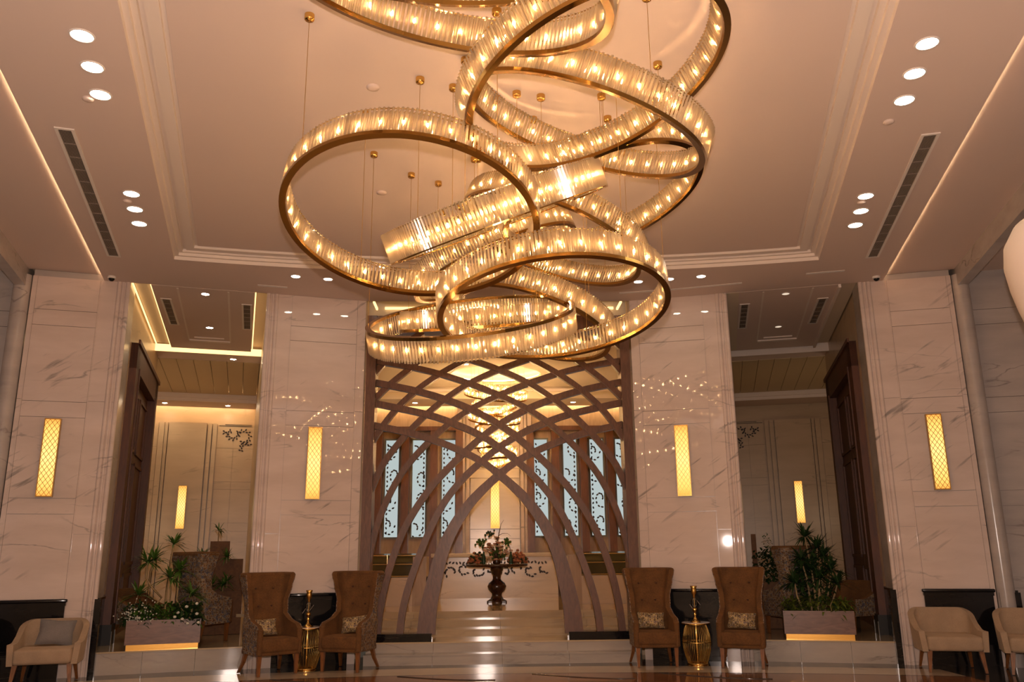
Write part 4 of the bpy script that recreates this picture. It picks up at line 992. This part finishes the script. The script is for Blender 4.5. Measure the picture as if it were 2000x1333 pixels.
def clump(mb, x0, x1, y0, y1, z0, zh, n, rnd, L=.08, w=.03):
    for k in range(n):
        x, y = rnd.uniform(x0, x1), rnd.uniform(y0, y1); z = z0 + zh * rnd.random() * (1 - .4 * abs((x - (x0 + x1) / 2) / (x1 - x0)))
        a = rnd.uniform(0, 2 * pi); el = rnd.uniform(-.4, 1.1)
        blade(mb, (x, y, z), (cos(a) * cos(el), sin(a) * cos(el), sin(el)), L * rnd.uniform(.6, 1.3), w, .4)
def planter(s, u, v, label):
    o = empty('planter', label, 'planter', wp(s, u, v, .305), -s * PHI, 'wooden planter boxes')
    w, dp, h = .5, .2, .40
    MB().box(-w + .02, w - .02, -dp + .02, dp - .02, 0, .07).obj('gold_plinth', M['gold'], o)
    b = MB(); b.box(-w, w, -dp, -dp + .03, .07, h).box(-w, w, dp - .03, dp, .07, h).box(-w, -w + .03, -dp + .03, dp - .03, .07, h).box(w - .03, w, -dp + .03, dp - .03, .07, h); b.obj('box', M['planter'], o)
    MB().box(-w + .03, w - .03, -dp + .03, dp - .03, .07, h - .04).obj('soil', M['soil'], o)
    return o
def dracaena(name, label, base, stems, lm, seed, L=.26, nl=26, group=None):
    o = empty(name, label, 'plant', base, 0, group); rnd = random.Random(seed); t, l = MB(), MB()
    for pts in stems:
        t.tube(pts, [.017] + [.014] * (len(pts) - 2) + [.011], 6); rosette(l, pts[-1], rnd, nl, L)
    t.obj('trunk', M['stem'], o); l.obj('foliage', M[lm], o, kind='stuff'); return o
pu, pv = 4.98, .36
planter(-1, pu, pv, 'wooden planter box with gold plinth in the left lounge bay')
b0 = wp(-1, pu, pv, .66)
dracaena('dracaena', 'tall dracaena with bare pale stems in the left planter', b0, [
    [(-.02, 0, 0), (-.02, 0, .5), (0, 0, .85), (.03, 0, 1.10)], [(.03, .02, 0), (.04, 0, .4), (.02, 0, .62)],
    [(-.16, 0, 0), (-.2, 0, .12), (-.13, 0, .28), (-.08, 0, .34), (-.25, 0, .5), (-.33, 0, .62), (-.33, 0, .84)], [(.26, 0, 0), (.25, 0, .14), (.14, 0, .30), (.14, 0, .52), (.15, 0, .72)],
    [(-.28, 0, 0), (-.3, 0, .2), (-.28, 0, .70), (-.24, 0, .88)], [(-.4, -.03, 0), (-.46, -.02, .22), (-.42, 0, .38)], [(.34, 0, 0), (.38, 0, .2), (.36, 0, .38)]], 'leaf', 11, .33, 46)
o = empty('groundcover_plant', 'low leafy groundcover filling the left planter', 'plant', b0, PHI, 'planter groundcover'); rnd = random.Random(4)
l = MB(); clump(l, -.46, .46, -.17, .17, 0, .26, 620, rnd, .12, .035); l.obj('foliage', M['leaf'], o, kind='stuff')
o = empty('white_flower_plant', 'small white flowers spilling over the left end of the left planter', 'flowers', tuple(Vector(b0) + Vector((-.33, -.16, .0))), 0, 'white planter flowers')
l, p = MB(), MB(); clump(l, -.2, .18, -.12, .1, -.04, .34, 260, rnd, .10, .028)
for k in range(110): p.ball((rnd.gauss(-.02, .12), rnd.gauss(-.07, .06), .02 + abs(rnd.gauss(.08, .1))), .011, 5, 4)
l.obj('foliage', M['leaf2'], o, kind='stuff'); p.obj('blossom', M['petal_w'], o, kind='stuff')
o = empty('white_rose_plant', 'dark bush with few large white blooms at the right end of the left planter', 'flowers', tuple(Vector(b0) + Vector((.33, -.0, .0))), 0, 'white planter flowers')
l, p = MB(), MB(); clump(l, -.18, .2, -.16, .1, -.02, .32, 300, rnd, .10, .04)
for x, z in ((-.14, .08), (-.03, .05), (.02, .22), (.16, .26), (.17, .12), (.2, .0), (.05, -.01), (-.1, .14)): p.ball((x, -.17 + .05 * abs(x), z), .026, 7, 5, .8)
l.obj('foliage', M['leaf2'], o, kind='stuff'); p.obj('blossom', M['petal_w'], o, kind='stuff')
pu2, pv2 = 4.83, .42
planter(1, pu2, pv2, 'wooden planter box with gold plinth in the right lounge bay')
b1 = wp(1, pu2, pv2, .66)
dracaena('shaded_bush', 'dense dark dracaena bush in the right planter', b1, [
    [(0, 0, 0), (0, 0, .35), (-.02, 0, .62)], [(.05, 0, 0), (.06, 0, .4), (.10, .02, .95)], [(-.06, .03, 0), (-.10, .02, .5), (-.16, .02, .78)], [(.12, 0, 0), (.2, 0, .3), (.28, 0, .62)], [(-.2, 0, 0), (-.28, 0, .25), (-.3, 0, .44)],
    [(.02, .05, 0), (.0, .05, .6), (-.06, .05, 1.12)], [(.1, .04, 0), (.14, .04, .5), (.20, .04, .82)], [(.2, .04, 0), (.32, .02, .3), (.36, .02, .42)], [(0, -.04, 0), (.04, -.06, .3), (.06, -.06, .5)]], 'leaf2', 15, .34, 64)
o = empty('leafy_bush', 'dark leafy bush growing among the stems in the right planter', 'plant', b1, -PHI); rnd = random.Random(19)
l = MB(); clump(l, -.26, .24, -.12, .14, .15, .75, 420, rnd, .13, .05); l.obj('foliage', M['leaf2'], o, kind='stuff')
o = empty('groundcover_plant', 'low yellow green groundcover filling the right planter', 'plant', b1, -PHI, 'planter groundcover'); rnd = random.Random(14)
l = MB(); clump(l, -.48, .48, -.19, .17, 0, .24, 720, rnd, .12, .035); l.obj('foliage', M['leaf3'], o, kind='stuff')
MB().tube([(.2, -.16, .02), (.18, -.17, .12), (.22, -.17, .2), (.21, -.17, .26)], .008, 5).obj('stem', M['stem'], o)
# stepped wooden plant tower at the back of the left lounge
p = wp(-1, 4.24, 2.4, .31)
o = empty('plant_tower', 'stepped wooden plant tower behind the patterned chair in the left lounge', 'planter', p, PHI)
for (x0, x1, y0, y1, z0, z1) in ((-.36, .32, -.25, .25, 0, .7), (-.30, .30, -.15, .25, .7, 1.22), (-.26, .06, -.05, .25, 1.22, 1.52)):
    b = MB(); b.box(x0, x1, y0, y1, z0, z1); b.obj('box', M['box_wood'], o)
for i, (x, y, z, L, n_) in enumerate(((-.14, .06, 1.56, .24, 26), (-.36, -.2, 1.22, .28, 40), (.03, -.2, 1.2, .24, 50), (.06, -.22, .8, .24, 36), (-.2, -.3, .72, .3, 50), (.0, -.3, .74, .26, 50))):
    q = empty('spiky_plant', 'spiky green plant on the left lounge plant tower, ' + ['on its top box', 'upper left step', 'upper right step', 'lower right side', 'lower left step', 'lower front step'][i], 'plant', tuple(Vector(p) + Vector((x * CF - y * SF, x * SF + y * CF, z))), 0, 'plants on the tower')
    rnd = random.Random(30 + i); l = MB(); rosette(l, (0, 0, .14 if z > 1.4 else .05), rnd, n_, L, .024); l.obj('foliage', M['leaf'], q, kind='stuff')
    MB().tube([(0, 0, -.05), (0, 0, .14)], .01, 5).obj('stem', M['stem'], q)
# bush at the inner side of the right lounge
p = wp(1, 4.24, 2.0, .31)
o = empty('tall_planter', 'tall wooden planter post with dark bush at the inner side of the right lounge', 'planter', p, -PHI)
MB().box(-.2, .2, -.15, .15, 0, .75).obj('box', M['box_wood'], o); MB().box(-.24, -.16, .1, .18, 0, 1.55).obj('post', M['box_wood'], o)
q = empty('dark_bush', 'dark leafy bush beside the back of the right lounge wing chair', 'plant', tuple(Vector(p) + Vector((0, 0, .75))), 0)
rnd = random.Random(77); l = MB(); clump(l, -.22, .22, -.2, .2, 0, .6, 420, rnd, .11, .045); l.obj('foliage', M['leaf2'], q, kind='stuff')
f2 = MB(); clump(f2, -.05, .08, -.05, .05, .55, .28, 40, rnd, .07, .02); f2.obj('sprig', M['leaf'], q, kind='stuff')

# ------------------------------------------------------------------ big white pendant at the right edge
o = empty('pendant_lamp', 'big white rounded pendant lamp cut by the right edge of the picture', 'lamp', (4.63, 6.0, 3.0))
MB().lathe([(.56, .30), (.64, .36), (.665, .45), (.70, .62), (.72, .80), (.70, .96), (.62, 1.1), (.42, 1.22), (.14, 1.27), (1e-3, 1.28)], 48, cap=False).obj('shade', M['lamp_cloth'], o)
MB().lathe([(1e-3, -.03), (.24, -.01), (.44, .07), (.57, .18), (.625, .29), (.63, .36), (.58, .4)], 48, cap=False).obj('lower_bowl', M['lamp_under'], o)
MB().tube([(0, 0, 1.26), (0, 0, 2.66)], .02, 8).obj('hanging_rod', M['gold'], o)
